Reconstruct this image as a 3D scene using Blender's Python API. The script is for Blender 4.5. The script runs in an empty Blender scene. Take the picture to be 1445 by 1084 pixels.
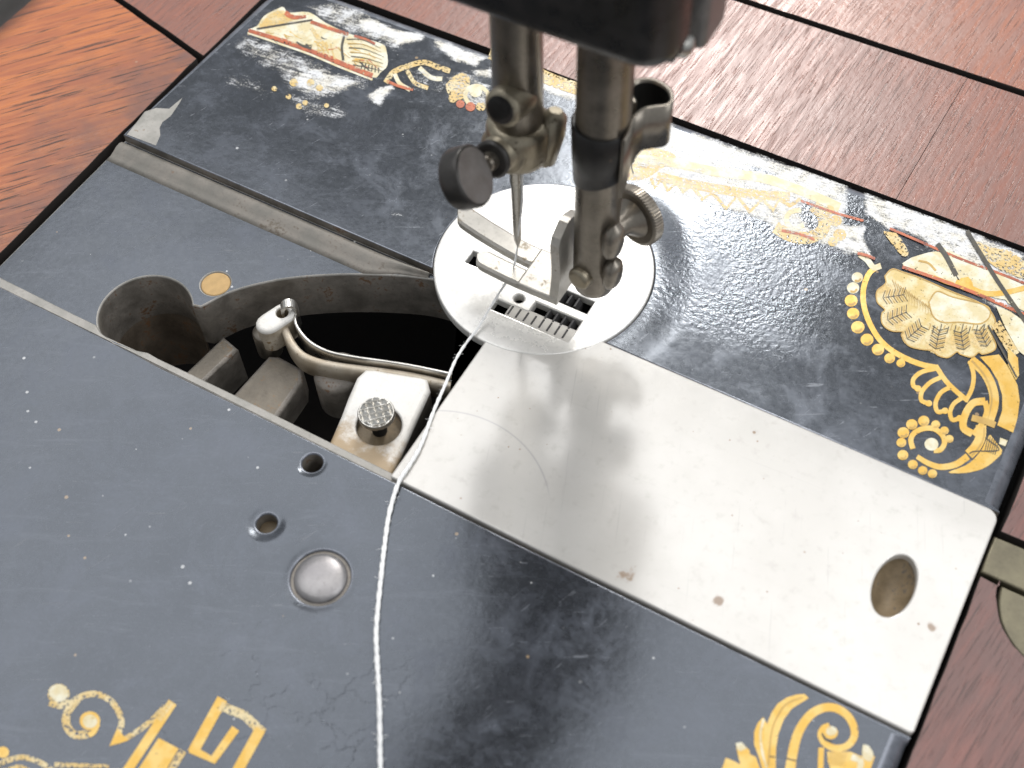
import bpy, bmesh, math, random
import numpy as np
from mathutils import Vector, Matrix, Quaternion
from mathutils.geometry import tessellate_polygon

random.seed(7)
MM = 0.001
scene = bpy.context.scene
COL = scene.collection

# ------------------------------------------------------------------ camera
# all lengths in the helpers below are millimetres; origin = front end of the bed channel,
# X along the channel, Y towards the free end of the bed, Z up, bed surface at Z = 0
F_PX, PW, PH = 1782.075, 1445.0, 1084.0
CAM = np.array([161.794, -78.913, 180.499])
ROT = np.array([[0.871332354683187, 0.49014059998518034, -0.023283468994548834],
                [0.394525029901983, -0.7279898604531059, -0.560696677231377],
                [-0.29177033513208994, 0.47936724473375836, -0.8276938541594185]])
cam_data = bpy.data.cameras.new('camera')
cam = bpy.data.objects.new('camera', cam_data)
COL.objects.link(cam)
cam_data.sensor_fit = 'HORIZONTAL'
cam_data.sensor_width = 36.0
cam_data.lens = F_PX / PW * 36.0
cam_data.clip_start = 0.005
cam_data.clip_end = 50
m = Matrix((ROT[0], -ROT[1], -ROT[2])).transposed().to_4x4()
m.translation = Vector(CAM * MM)
cam.matrix_world = m
cam_data.dof.use_dof = True
cam_data.dof.focus_distance = 0.236
cam_data.dof.aperture_fstop = 22.0
scene.camera = cam

# ------------------------------------------------------------------ light
world = bpy.data.worlds.new('World')
scene.world = world
world.use_nodes = True
wbg = world.node_tree.nodes['Background']
wbg.inputs['Color'].default_value = (0.90, 0.95, 1.0, 1)
wbg.inputs['Strength'].default_value = 0.36


def area_light(name, loc, target, sx, sy, radiance, color):
    d = bpy.data.lights.new(name, 'AREA')
    d.shape = 'RECTANGLE'
    d.size, d.size_y = sx, sy
    d.energy = radiance * math.pi * sx * sy
    d.color = color
    o = bpy.data.objects.new(name, d)
    COL.objects.link(o)
    o.location = loc
    o.rotation_euler = (Vector(target) - Vector(loc)).to_track_quat('-Z', 'Y').to_euler()
    return o


# broad white ceiling lit by the room, and the tall window the head is seen against
area_light('ceiling_light', (-0.25, 0.35, 2.0), (-0.25, 0.35, 0.0), 3.2, 2.0, 1.75, (0.97, 0.975, 1.0))
area_light('window_light', (-0.36, 1.40, 1.27), (0.10, 0.05, 0.0), 0.34, 0.52, 25.0, (1.0, 0.98, 0.95))

area_light('side_fill_light', (1.75, 0.25, 1.25), (0.12, 0.04, 0.02), 0.9, 1.1, 2.8, (0.95, 0.97, 1.0))  # added side fill for the bed bevel and the right sides of the bars

scene.view_settings.view_transform = 'Standard'
scene.view_settings.look = 'None'
scene.view_settings.exposure = 0.42
scene.view_settings.gamma = 1.0


# ------------------------------------------------------------------ measuring helper
def U(u, v, z=0.0):
    """millimetre point at height z that was measured at pixel (u, v) of the photograph"""
    d = ROT.T @ np.array([(u - PW / 2) / F_PX, (v - PH / 2) / F_PX, 1.0])
    s = (z - CAM[2]) / d[2]
    p = CAM + s * d
    return (float(p[0]), float(p[1]))


# ------------------------------------------------------------------ materials
class NT:
    def __init__(self, name):
        self.m = bpy.data.materials.new(name)
        self.m.use_nodes = True
        self.t = self.m.node_tree
        self.b = self.t.nodes['Principled BSDF']
        tc = self.t.nodes.new('ShaderNodeTexCoord')
        mp = self.t.nodes.new('ShaderNodeMapping')
        mp.inputs['Scale'].default_value = (1000, 1000, 1000)
        self.t.links.new(tc.outputs['Object'], mp.inputs['Vector'])
        self.co = mp.outputs[0]          # millimetres

    def link(self, a, b):
        self.t.links.new(a, b)

    def node(self, typ, **kw):
        n = self.t.nodes.new(typ)
        for k, v in kw.items():
            setattr(n, k, v)
        return n

    def mapped(self, scale=(1, 1, 1), rot=(0, 0, 0), loc=(0, 0, 0)):
        n = self.node('ShaderNodeMapping', vector_type='TEXTURE')   # rotate first, then stretch
        n.inputs['Scale'].default_value = tuple(1.0 / k for k in scale)
        n.inputs['Rotation'].default_value = rot
        n.inputs['Location'].default_value = loc
        self.link(self.co, n.inputs['Vector'])
        return n.outputs[0]

    def noise(self, scale, detail=4, rough=0.55, vec=None, dist=0.0, w=None):
        n = self.node('ShaderNodeTexNoise')
        n.inputs['Scale'].default_value = scale
        n.inputs['Detail'].default_value = detail
        n.inputs['Roughness'].default_value = rough
        n.inputs['Distortion'].default_value = dist
        self.link(vec if vec is not None else self.co, n.inputs['Vector'])
        return n.outputs['Fac']

    def ramp(self, fac, lo, hi, a=0.0, b=1.0, smooth=True):
        n = self.node('ShaderNodeMapRange')
        n.interpolation_type = 'SMOOTHSTEP' if smooth else 'LINEAR'
        n.inputs['From Min'].default_value = lo
        n.inputs['From Max'].default_value = hi
        n.inputs['To Min'].default_value = a
        n.inputs['To Max'].default_value = b
        self.link(fac, n.inputs['Value'])
        return n.outputs[0]

    def math(self, op, a, b=None):
        n = self.node('ShaderNodeMath', operation=op)
        for i, x in enumerate((a, b)):
            if x is None:
                continue
            if isinstance(x, (int, float)):
                n.inputs[i].default_value = x
            else:
                self.link(x, n.inputs[i])
        return n.outputs[0]

    def mix(self, fac, a, b):
        n = self.node('ShaderNodeMix', data_type='RGBA')
        for sock, x in ((n.inputs[0], fac), (n.inputs[6], a), (n.inputs[7], b)):
            if isinstance(x, tuple):
                sock.default_value = (*x, 1.0) if len(x) == 3 else x
            elif isinstance(x, (int, float)):
                sock.default_value = x
            else:
                self.link(x, sock)
        return n.outputs[2]

    def specks(self, scale, radius, keep):
        """small scattered dots: 1 inside a dot"""
        n = self.node('ShaderNodeTexVoronoi')
        n.inputs['Scale'].default_value = scale
        self.link(self.co, n.inputs['Vector'])
        sep = self.node('ShaderNodeSeparateColor')
        self.link(n.outputs['Color'], sep.inputs[0])
        size = self.ramp(sep.outputs[0], keep, 1.0, 0.0, radius * scale, smooth=False)
        return self.math('LESS_THAN', n.outputs['Distance'], size)

    def sep(self):
        n = self.node('ShaderNodeSeparateXYZ')
        self.link(self.co, n.inputs[0])
        return n.outputs

    def dist_to(self, x, y):
        n = self.node('ShaderNodeVectorMath', operation='DISTANCE')
        c = self.node('ShaderNodeVectorMath', operation='MULTIPLY')
        self.link(self.co, c.inputs[0])
        c.inputs[1].default_value = (1, 1, 0)
        self.link(c.outputs[0], n.inputs[0])
        n.inputs[1].default_value = (x, y, 0)
        return n.outputs['Value']

    def bump(self, height, strength=1.0):
        n = self.node('ShaderNodeBump')
        n.inputs['Strength'].default_value = strength
        n.inputs['Distance'].default_value = MM
        self.link(height, n.inputs['Height'])
        self.link(n.outputs[0], self.b.inputs['Normal'])

    def set(self, color=None, rough=None, metal=None, spec=None, ior=None, alpha=None):
        for nm, x in (('Base Color', color), ('Roughness', rough), ('Metallic', metal),
                      ('Specular IOR Level', spec), ('IOR', ior), ('Alpha', alpha)):
            if x is None:
                continue
            s = self.b.inputs[nm]
            if isinstance(x, tuple):
                s.default_value = (*x, 1.0)
            elif isinstance(x, (int, float)):
                s.default_value = x
            else:
                self.link(x, s)
        return self.m


M = {}
PLATE = (90.46, 51.2)
PLATE_R = 20.3


def mat_paint():
    n = NT('black_japan_paint')
    big = n.noise(0.045, 5, 0.6)
    mid = n.noise(0.35, 5, 0.65)
    fine = n.noise(3.0, 4, 0.6)
    col = n.mix(n.ramp(big, 0.35, 0.68), (0.014, 0.0148, 0.0165), (0.025, 0.0265, 0.030))
    col = n.mix(n.ramp(mid, 0.50, 0.75, 0, 0.30), col, (0.040, 0.042, 0.050))
    col = n.mix(n.ramp(n.noise(1.4, 5, 0.75), 0.50, 0.70, 0, 0.45), col, (0.052, 0.055, 0.066))
    cloud = n.noise(0.10, 6, 0.72, None, 0.5)
    col = n.mix(n.ramp(cloud, 0.45, 0.72, 0, 0.6), col, (0.060, 0.065, 0.080))
    rub = n.noise(1.0, 5, 0.7, n.mapped((0.05, 0.35, 1), (0, 0, 0.46)), 0.8)
    col = n.mix(n.ramp(rub, 0.54, 0.72, 0, 0.5), col, (0.065, 0.068, 0.078))
    col = n.mix(n.ramp(n.noise(0.07, 6, 0.75), 0.50, 0.68, 0, 0.4), col, (0.045, 0.048, 0.058))
    # dull scratches
    scr = n.noise(1.0, 3, 0.6, n.mapped((0.06, 1.3, 1), (0, 0, 0.5)), 0.6)
    scr2 = n.noise(1.0, 3, 0.6, n.mapped((1.6, 0.09, 1), (0, 0, -0.35)), 0.8)
    s = n.math('MULTIPLY', n.math('MAXIMUM', n.ramp(scr, 0.64, 0.70), n.ramp(scr2, 0.65, 0.71)), n.ramp(mid, 0.45, 0.62))
    col = n.mix(n.math('MULTIPLY', s, 0.45), col, (0.13, 0.13, 0.135))
    white = n.specks(0.36, 0.30, 0.45)
    tan = n.specks(0.20, 0.36, 0.5)
    smear = n.ramp(n.noise(1.0, 5, 0.75, n.mapped((0.5, 1.6, 1), (0, 0, -0.6)), 1.2), 0.66, 0.76)
    col = n.mix(n.math('MULTIPLY', smear, 0.35), col, (0.15, 0.15, 0.155))
    fleck = n.ramp(fine, 0.72, 0.80)
    white = n.math('MULTIPLY', white, n.ramp(n.noise(0.06, 3, 0.6), 0.40, 0.60))
    col = n.mix(n.math('MULTIPLY', white, 0.75), col, (0.55, 0.54, 0.52))
    col = n.mix(n.math('MULTIPLY', tan, 0.7), col, (0.36, 0.24, 0.12))
    col = n.mix(n.math('MULTIPLY', fleck, 0.5), col, (0.20, 0.19, 0.18))
    rough = n.math('ADD', n.math('ADD', n.ramp(n.noise(0.9, 5, 0.7), 0.3, 0.7, 0.14, 0.20), n.ramp(cloud, 0.45, 0.70, 0.0, 0.10)), n.math('MULTIPLY', s, 0.2))
    # relief: orange peel, crazed lumps by the needle plate, dished rim round the needle plate
    xyz = n.sep()
    peel = n.math('MULTIPLY', n.noise(0.9, 3, 0.5), 0.016)
    lum_mask = n.math('MULTIPLY', n.math('MULTIPLY', n.ramp(xyz[0], 104, 117), n.ramp(xyz[0], 150, 122)), n.ramp(xyz[1], 47, 58))
    lum = n.math('MULTIPLY', n.math('MULTIPLY', n.noise(1.1, 3, 0.6), lum_mask), 0.16)
    d = n.dist_to(*PLATE)
    dish = n.ramp(d, PLATE_R + 0.5, PLATE_R + 8.5, -0.75, 0.0)
    dish = n.math('MULTIPLY', dish, n.ramp(xyz[0], 94, 108))
    for (hx_, hy_, r0, r1_, dep) in ((76.7, -4.0, 1.7, 3.0, -0.22), (76.6, -16.9, 1.6, 3.8, -0.45), (89.7, -20.7, 4.6, 6.6, -0.30)):
        dish = n.math('ADD', dish, n.ramp(n.dist_to(hx_, hy_), r0, r1_, dep, 0.0))
    crz = n.node('ShaderNodeTexVoronoi', feature='DISTANCE_TO_EDGE')
    crz.inputs['Scale'].default_value = 0.16
    wv = n.node('ShaderNodeVectorMath', operation='ADD')
    n.link(n.co, wv.inputs[0])
    wn = n.node('ShaderNodeTexNoise'); wn.inputs['Scale'].default_value = 0.25; wn.inputs['Detail'].default_value = 4
    n.link(n.co, wn.inputs['Vector'])
    wsc = n.node('ShaderNodeVectorMath', operation='SCALE'); wsc.inputs['Scale'].default_value = 7.0
    n.link(wn.outputs['Color'], wsc.inputs[0]); n.link(wsc.outputs[0], wv.inputs[1]); n.link(wv.outputs[0], crz.inputs['Vector'])
    crack = n.math('MULTIPLY', n.ramp(crz.outputs['Distance'], 0.0, 0.03, -0.022, 0.0), n.math('MULTIPLY', n.ramp(n.noise(0.09, 3), 0.44, 0.56), n.ramp(n.dist_to(98, -47), 34, 10)))
    dish = n.math('ADD', dish, crack)
    wavy = n.math('MULTIPLY', n.noise(0.06, 2, 0.5), 0.16)
    h = n.math('ADD', n.math('ADD', peel, lum), n.math('ADD', dish, wavy))
    n.bump(h, 0.8)
    n.b.inputs['Specular Tint'].default_value = (0.83, 0.90, 1.0, 1)     # cool blue tint on the specular of the paint
    return n.set(col, rough, 0.0, 1.0)


def mat_head_paint():
    n = NT('head_black_paint')
    mid = n.noise(0.4, 4)
    col = n.mix(n.ramp(mid, 0.4, 0.7), (0.012, 0.0115, 0.011), (0.022, 0.020, 0.019))
    n.bump(n.math('MULTIPLY', n.noise(0.8, 3), 0.03), 0.6)
    return n.set(col, n.ramp(mid, 0.3, 0.7, 0.25, 0.4), 0.0, 0.55)


def mat_metal(name, c0, c1, rough=(0.25, 0.4), rust=None, rust_lo=0.6, grain=None, metal=1.0, bump=0.006, spots=True, ystain=None):
    n = NT(name)
    a = n.noise(0.18, 5, 0.62)
    b = n.noise(1.6, 4, 0.6)
    col = n.mix(n.ramp(a, 0.32, 0.68), c0, c1)
    col = n.mix(n.ramp(b, 0.50, 0.78, 0, 0.35), col, tuple(x * 0.55 for x in c0))
    mt = metal
    if rust is not None:
        r = n.ramp(n.math('ADD', n.math('MULTIPLY', a, 0.6), n.math('MULTIPLY', b, 0.4)), rust_lo, rust_lo + 0.09)
        if ystain:      # rust creeping up from the near end
            e = n.math('ADD', n.sep()[1], n.math('MULTIPLY', n.math('SUBTRACT', n.noise(0.35, 5, 0.7), 0.5), 14))
            r = n.math('MAXIMUM', r, n.ramp(e, ystain[0], ystain[1], 0, 0.9))
        col = n.mix(r, col, rust)
        mt = n.math('SUBTRACT', metal, n.math('MULTIPLY', r, metal * 0.9))
    if spots:
        sp = n.specks(0.35, 0.30, 0.70)
        col = n.mix(n.math('MULTIPLY', sp, 0.6), col, (0.16, 0.10, 0.06))
    h = n.math('MULTIPLY', b, bump * 3)
    if grain:
        h = n.math('ADD', h, n.math('MULTIPLY', n.noise(1.0, 2, 0.5, n.mapped(grain)), bump))
    n.bump(h, 1.0)
    return n.set(col, n.ramp(a, 0.3, 0.7, rough[0], rough[1]), mt, 0.5)


def mat_slide():
    n = NT('polished_nickel_slide_plate')
    a = n.noise(0.05, 5, 0.6)
    b = n.noise(0.5, 5, 0.65)
    col = n.mix(n.ramp(a, 0.35, 0.65), (0.545, 0.52, 0.48), (0.595, 0.57, 0.53))
    col = n.mix(n.ramp(b, 0.52, 0.75, 0, 0.5), col, (0.45, 0.425, 0.385))
    r1 = n.specks(0.18, 0.30, 0.35)
    r2 = n.specks(0.50, 0.20, 0.45)
    rm = n.ramp(n.noise(0.04, 2), 0.42, 0.58)
    st = n.math('MULTIPLY', n.math('MAXIMUM', r1, r2), n.math('ADD', n.math('MULTIPLY', rm, 0.6), 0.3))
    # two small rust blooms at the long edge
    bl = None
    for (x, y, rr) in ((131.5, 2.6, 1.9), (146.0, 5.6, 1.2), (176, 17, 1.0)):
        k = n.math('ADD', n.dist_to(x, y), n.math('MULTIPLY', b, rr * 3.0))
        k = n.ramp(k, rr * 1.75, rr * 2.3, 1, 0)
        bl = k if bl is None else n.math('MAXIMUM', bl, k)
    st = n.math('MAXIMUM', st, n.math('MULTIPLY', bl, 0.75))
    col = n.mix(st, col, (0.23, 0.14, 0.075))
    ln = n.noise(1.0, 4, 0.7, n.mapped((0.03, 5.0, 1), (0, 0, 0.06)))
    ln2 = n.noise(1.0, 3, 0.6, n.mapped((2.5, 0.05, 1), (0, 0, 0.35)))
    lines = n.math('MAXIMUM', n.ramp(ln, 0.64, 0.72, 0, 0.22), n.ramp(ln2, 0.67, 0.72, 0, 0.25))
    col = n.mix(lines, col, (0.25, 0.24, 0.23))
    # arc scratch left by the shuttle thread
    d = n.dist_to(99.0, -2.0)
    arc = n.math('MULTIPLY', n.ramp(n.math('ABSOLUTE', n.math('SUBTRACT', d, 19.0)), 0.05, 0.22, 1, 0),
                 n.ramp(n.sep()[1], 8, 12))
    col = n.mix(n.math('MULTIPLY', arc, 0.35), col, (0.25, 0.25, 0.27))
    g = n.noise(1.0, 3, 0.6, n.mapped((0.25, 4.0, 1)))
    n.bump(n.math('ADD', n.math('MULTIPLY', g, 0.006), n.math('MULTIPLY', n.noise(0.06, 2), 0.06)), 0.6)
    return n.set(col, n.ramp(b, 0.3, 0.75, 0.13, 0.18), n.math('SUBTRACT', 0.22, n.math('MULTIPLY', st, 0.2)), 0.5)


def mat_wood(name, c0, c1, dark, ang, gloss=(0.25, 0.45), worn=0.5, scale=1.0, pores=0.75, grime=None):
    n = NT(name)
    v = n.mapped((0.055 * scale, 0.75 * scale, 0.3), (0, 0, ang))
    g = n.noise(1.0, 6, 0.62, v, 0.35)
    v2 = n.mapped((0.10 * scale, 2.6 * scale, 0.3), (0, 0, ang))
    pore = n.noise(1.0, 3, 0.55, v2, 0.2)
    big = n.noise(0.028, 4, 0.6)
    col = n.mix(n.ramp(g, 0.36, 0.62), c0, c1)
    wear = n.ramp(n.math('ADD', n.math('MULTIPLY', big, 0.75), n.math('MULTIPLY', g, 0.25)), worn - 0.10, worn + 0.12)
    col = n.mix(n.math('MULTIPLY', wear, 0.8), col, dark)
    if grime:      # dirt rubbed in along the edge next to the bed
        e = n.math('ADD', n.sep()[0], n.math('MULTIPLY', n.math('SUBTRACT', n.noise(0.07, 4, 0.65), 0.5), 60))
        col = n.mix(n.ramp(e, grime[0], grime[1], 0, 0.75), col, dark)
    p = n.ramp(pore, 0.56, 0.66)
    col = n.mix(n.math('MULTIPLY', p, pores), col, (0.025, 0.014, 0.010))
    sp = n.specks(0.16, 0.28, 0.6)
    col = n.mix(n.math('MULTIPLY', sp, 0.45), col, (0.42, 0.30, 0.20))
    h = n.math('SUBTRACT', n.math('MULTIPLY', g, 0.03), n.math('MULTIPLY', p, 0.05 * pores))
    h = n.math('ADD', h, n.math('MULTIPLY', n.noise(0.7, 3), 0.05))
    n.bump(h, 0.9)
    return n.set(col, n.ramp(g, 0.3, 0.7, gloss[0], gloss[1]), 0.0, 0.6)


def mat_decal(name, c0, c1, rough=0.42, metal=0.0, miss=0.72, sc=0.9):
    """thin printed film with small missing flakes"""
    n = NT(name)
    a = n.noise(sc, 5, 0.65)
    b = n.noise(0.30, 3, 0.6)
    col = n.mix(n.ramp(b, 0.40, 0.64), c0, c1)
    col = n.mix(n.ramp(n.noise(2.2, 3), 0.58, 0.75, 0, 0.4), col, tuple(x * 0.55 for x in c0))
    alpha = n.ramp(a, miss, miss + 0.03, 1.0, 0.0)
    n.bump(n.math('MULTIPLY', n.noise(1.2, 4, 0.6), 0.04), 0.8)
    return n.set(col, rough, metal, 0.5, alpha=alpha)


def mat_silver():
    """silvered remains of the decal film; the 'cover' attribute says how much of it is left"""
    n = NT('silvered_decal_film')
    at = n.node('ShaderNodeAttribute', attribute_name='cover')
    f = n.noise(2.6, 6, 0.85)
    g = n.noise(1.0, 5, 0.7, n.mapped((0.35, 1.5, 1), (0, 0, 0.12)), 0.3)
    c = n.noise(0.28, 4, 0.6)
    nn = n.math('ADD', n.math('ADD', n.math('MULTIPLY', f, 0.45), n.math('MULTIPLY', g, 0.30)), n.math('MULTIPLY', c, 0.25))
    k = n.math('SUBTRACT', n.ramp(at.outputs['Fac'], 0, 1, 0.29, 0.69, smooth=False), nn)
    alpha = n.math('MULTIPLY', n.ramp(k, -0.01, 0.08, smooth=False), 0.95)
    col = n.mix(n.ramp(c, 0.42, 0.62), (0.66, 0.66, 0.66), (0.70, 0.66, 0.57))
    col = n.mix(n.ramp(n.noise(0.9, 4, 0.7), 0.50, 0.68, 0, 0.65), col, (0.36, 0.355, 0.36))
    return n.set(col, 0.45, 0.0, 0.5, alpha=alpha)


def mat_plain(name, c, rough=0.5, metal=0.0, spec=0.5, var=0.25):
    n = NT(name)
    a = n.noise(0.8, 4)
    return n.set(n.mix(a, tuple(x * (1 - var) for x in c), tuple(min(1, x * (1 + var)) for x in c)), rough, metal, spec)


def mat_thread():
    n = NT('white_cotton_thread')
    w = n.node('ShaderNodeTexWave', wave_type='BANDS', bands_direction='DIAGONAL')
    w.inputs['Scale'].default_value = 0.55
    w.inputs['Distortion'].default_value = 1.0
    n.link(n.co, w.inputs['Vector'])
    n.bump(n.math('MULTIPLY', w.outputs['Fac'], 0.08), 0.7)
    return n.set((0.88, 0.87, 0.85), 0.8, 0.0, 0.2)


M['paint'] = mat_paint()
M['head'] = mat_head_paint()
M['slide'] = mat_slide()
M['needle_plate'] = mat_metal('bright_nickel_needle_plate', (0.68, 0.66, 0.62), (0.74, 0.72, 0.68), (0.2, 0.3), spots=True, metal=0.3)
M['bare'] = mat_metal('bare_grey_iron_edge', (0.25, 0.24, 0.215), (0.36, 0.34, 0.31), (0.4, 0.6), rust=(0.20, 0.14, 0.08), rust_lo=0.60, metal=0.35)
M['runner'] = mat_metal('tan_bare_runner', (0.125, 0.117, 0.10), (0.20, 0.18, 0.155), (0.4, 0.6), rust=(0.11, 0.09, 0.065), rust_lo=0.56, metal=0.3)
M['edge'] = mat_metal('polished_bluish_sheen_edge', (0.13, 0.14, 0.16), (0.22, 0.23, 0.26), (0.22, 0.36), metal=0.55)  # polished edge; its bluish sheen is put into the colour
M['cavity'] = mat_metal('oily_brown_cast_iron', (0.14, 0.125, 0.106), (0.25, 0.225, 0.195), (0.35, 0.6), rust=(0.15, 0.085, 0.045), rust_lo=0.56, metal=0.25, bump=0.03)
M['pocket'] = mat_metal('brown_pocket_iron', (0.12, 0.095, 0.07), (0.20, 0.16, 0.12), (0.4, 0.6), rust=(0.20, 0.11, 0.055), rust_lo=0.54, metal=0.2, bump=0.03)
M['crossbar'] = mat_metal('oily_brown_bar', (0.105, 0.088, 0.065), (0.185, 0.16, 0.125), (0.35, 0.6), rust=(0.20, 0.13, 0.07), rust_lo=0.54, metal=0.3, bump=0.02)
M['bar'] = mat_metal('tarnished_steel_bar', (0.19, 0.168, 0.138), (0.28, 0.25, 0.21), (0.26, 0.40), rust=(0.17, 0.13, 0.075), rust_lo=0.60, grain=(1.0, 1.0, 6.0), metal=0.85)
M['steel'] = mat_metal('worn_steel', (0.46, 0.44, 0.40), (0.58, 0.56, 0.52), (0.25, 0.4), rust=(0.22, 0.15, 0.08), rust_lo=0.66)
M['foot'] = mat_metal('presser_foot_nickel', (0.42, 0.395, 0.35), (0.52, 0.49, 0.44), (0.3, 0.45), rust=(0.33, 0.27, 0.19), rust_lo=0.56, metal=0.45)
M['clamp'] = mat_metal('dirty_brass_coloured_clamp', (0.27, 0.23, 0.165), (0.40, 0.355, 0.27), (0.3, 0.5), rust=(0.09, 0.065, 0.035), rust_lo=0.56, metal=0.8)
M['dark_steel'] = mat_metal('blackened_steel', (0.040, 0.037, 0.034), (0.065, 0.060, 0.055), (0.32, 0.45), metal=0.5)
M['sleeve'] = mat_metal('black_oxide_sleeve', (0.012, 0.011, 0.010), (0.022, 0.020, 0.018), (0.35, 0.5), metal=0.2)
M['face_plate'] = mat_metal('dull_grey_face_plate', (0.16, 0.155, 0.15), (0.24, 0.23, 0.22), (0.3, 0.45), metal=0.4)
M['tooth'] = mat_metal('dull_grey_feed_teeth', (0.022, 0.021, 0.021), (0.036, 0.034, 0.034), (0.5, 0.65), metal=0.1)
M['screw_face'] = mat_metal('grey_steel_thumb_face', (0.20, 0.18, 0.165), (0.27, 0.25, 0.235), (0.4, 0.55), metal=0.35)
M['white_metal'] = mat_metal('rust_stained_bright_metal', (0.66, 0.63, 0.58), (0.74, 0.72, 0.68), (0.4, 0.6), rust=(0.36, 0.25, 0.13), rust_lo=0.64, metal=0.15, ystain=(8.0, 3.0))
M['lever'] = mat_metal('oily_tan_lever', (0.40, 0.33, 0.24), (0.56, 0.50, 0.41), (0.4, 0.6), rust=(0.26, 0.175, 0.09), rust_lo=0.56, metal=0.25)
M['brass'] = mat_metal('dull_brass', (0.12, 0.105, 0.07), (0.18, 0.16, 0.105), (0.35, 0.55), rust=(0.17, 0.13, 0.075), rust_lo=0.62, metal=0.55)
M['pin'] = mat_metal('domed_steel_pin', (0.24, 0.228, 0.228), (0.34, 0.325, 0.32), (0.36, 0.48), rust=(0.22, 0.16, 0.13), rust_lo=0.66, metal=0.7)
M['rust'] = mat_plain('tan_rust_felt', (0.47, 0.31, 0.14), 0.9)
M['hole'] = mat_metal('brown_rusty_hollow', (0.12, 0.088, 0.048), (0.23, 0.17, 0.10), (0.5, 0.7), rust=(0.09, 0.085, 0.08), rust_lo=0.56, metal=0.1, bump=0.03)
M['black'] = mat_plain('black_and_recess_shade', (0.010, 0.009, 0.008), 0.7, 0, 0.3)  # plain black; also paints the shade in slots, recesses and the cutter curl
M['gold'] = mat_decal('gold_decal', (0.56, 0.335, 0.06), (0.60, 0.41, 0.13), miss=0.66, sc=1.4, metal=0.35, rough=0.36)
M['gold_worn'] = mat_decal('worn_gold_decal', (0.58, 0.40, 0.14), (0.62, 0.51, 0.29), miss=0.54, sc=1.9)
M['cream'] = mat_decal('cream_decal', (0.58, 0.49, 0.28), (0.66, 0.63, 0.50), miss=0.64, sc=1.5)
M['shell'] = mat_decal('pale_gold_shell_decal', (0.56, 0.415, 0.15), (0.64, 0.555, 0.34), miss=0.64, sc=1.7)
M['red'] = mat_decal('red_decal', (0.46, 0.11, 0.035), (0.30, 0.07, 0.03), miss=0.57, sc=1.6)
M['ink'] = mat_decal('dark_decal_line', (0.03, 0.027, 0.02), (0.06, 0.05, 0.03), miss=0.66)
M['tan_ink'] = mat_decal('brown_decal_shading', (0.40, 0.24, 0.05), (0.48, 0.30, 0.07), miss=0.66)
M['silver'] = mat_silver()
M['wood_left'] = mat_wood('orange_varnished_oak', (0.46, 0.155, 0.052), (0.33, 0.098, 0.038), (0.095, 0.055, 0.050), math.radians(52), worn=0.64, grime=(-28, 6), scale=0.8, pores=0.85)
M['wood_back'] = mat_wood('red_brown_oak', (0.27, 0.108, 0.073), (0.205, 0.085, 0.060), (0.20, 0.100, 0.078), math.radians(87), (0.27, 0.40), worn=0.5, scale=1.4, pores=0.5)
M['wood_far'] = mat_wood('weathered_red_oak', (0.36, 0.15, 0.095), (0.22, 0.085, 0.058), (0.30, 0.15, 0.11), math.radians(84), (0.22, 0.36), worn=0.5, scale=1.3, pores=0.5)
M['wood_right'] = mat_wood('dark_red_oak', (0.19, 0.070, 0.052), (0.14, 0.055, 0.043), (0.13, 0.070, 0.060), math.radians(80), (0.33, 0.48), worn=0.5, scale=1.6, pores=0.55)
M['wood_shade'] = mat_plain('cabinet_wood_and_gap_shade', (0.012, 0.008, 0.006), 0.8)  # cabinet well floor, and painted shade on the board sides
M['floor'] = mat_plain('dark_floor', (0.055, 0.055, 0.058), 0.7)
M['thread'] = mat_thread()


# ------------------------------------------------------------------ mesh helpers (all in mm)
def V(*p):
    return Vector(p) * MM


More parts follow.
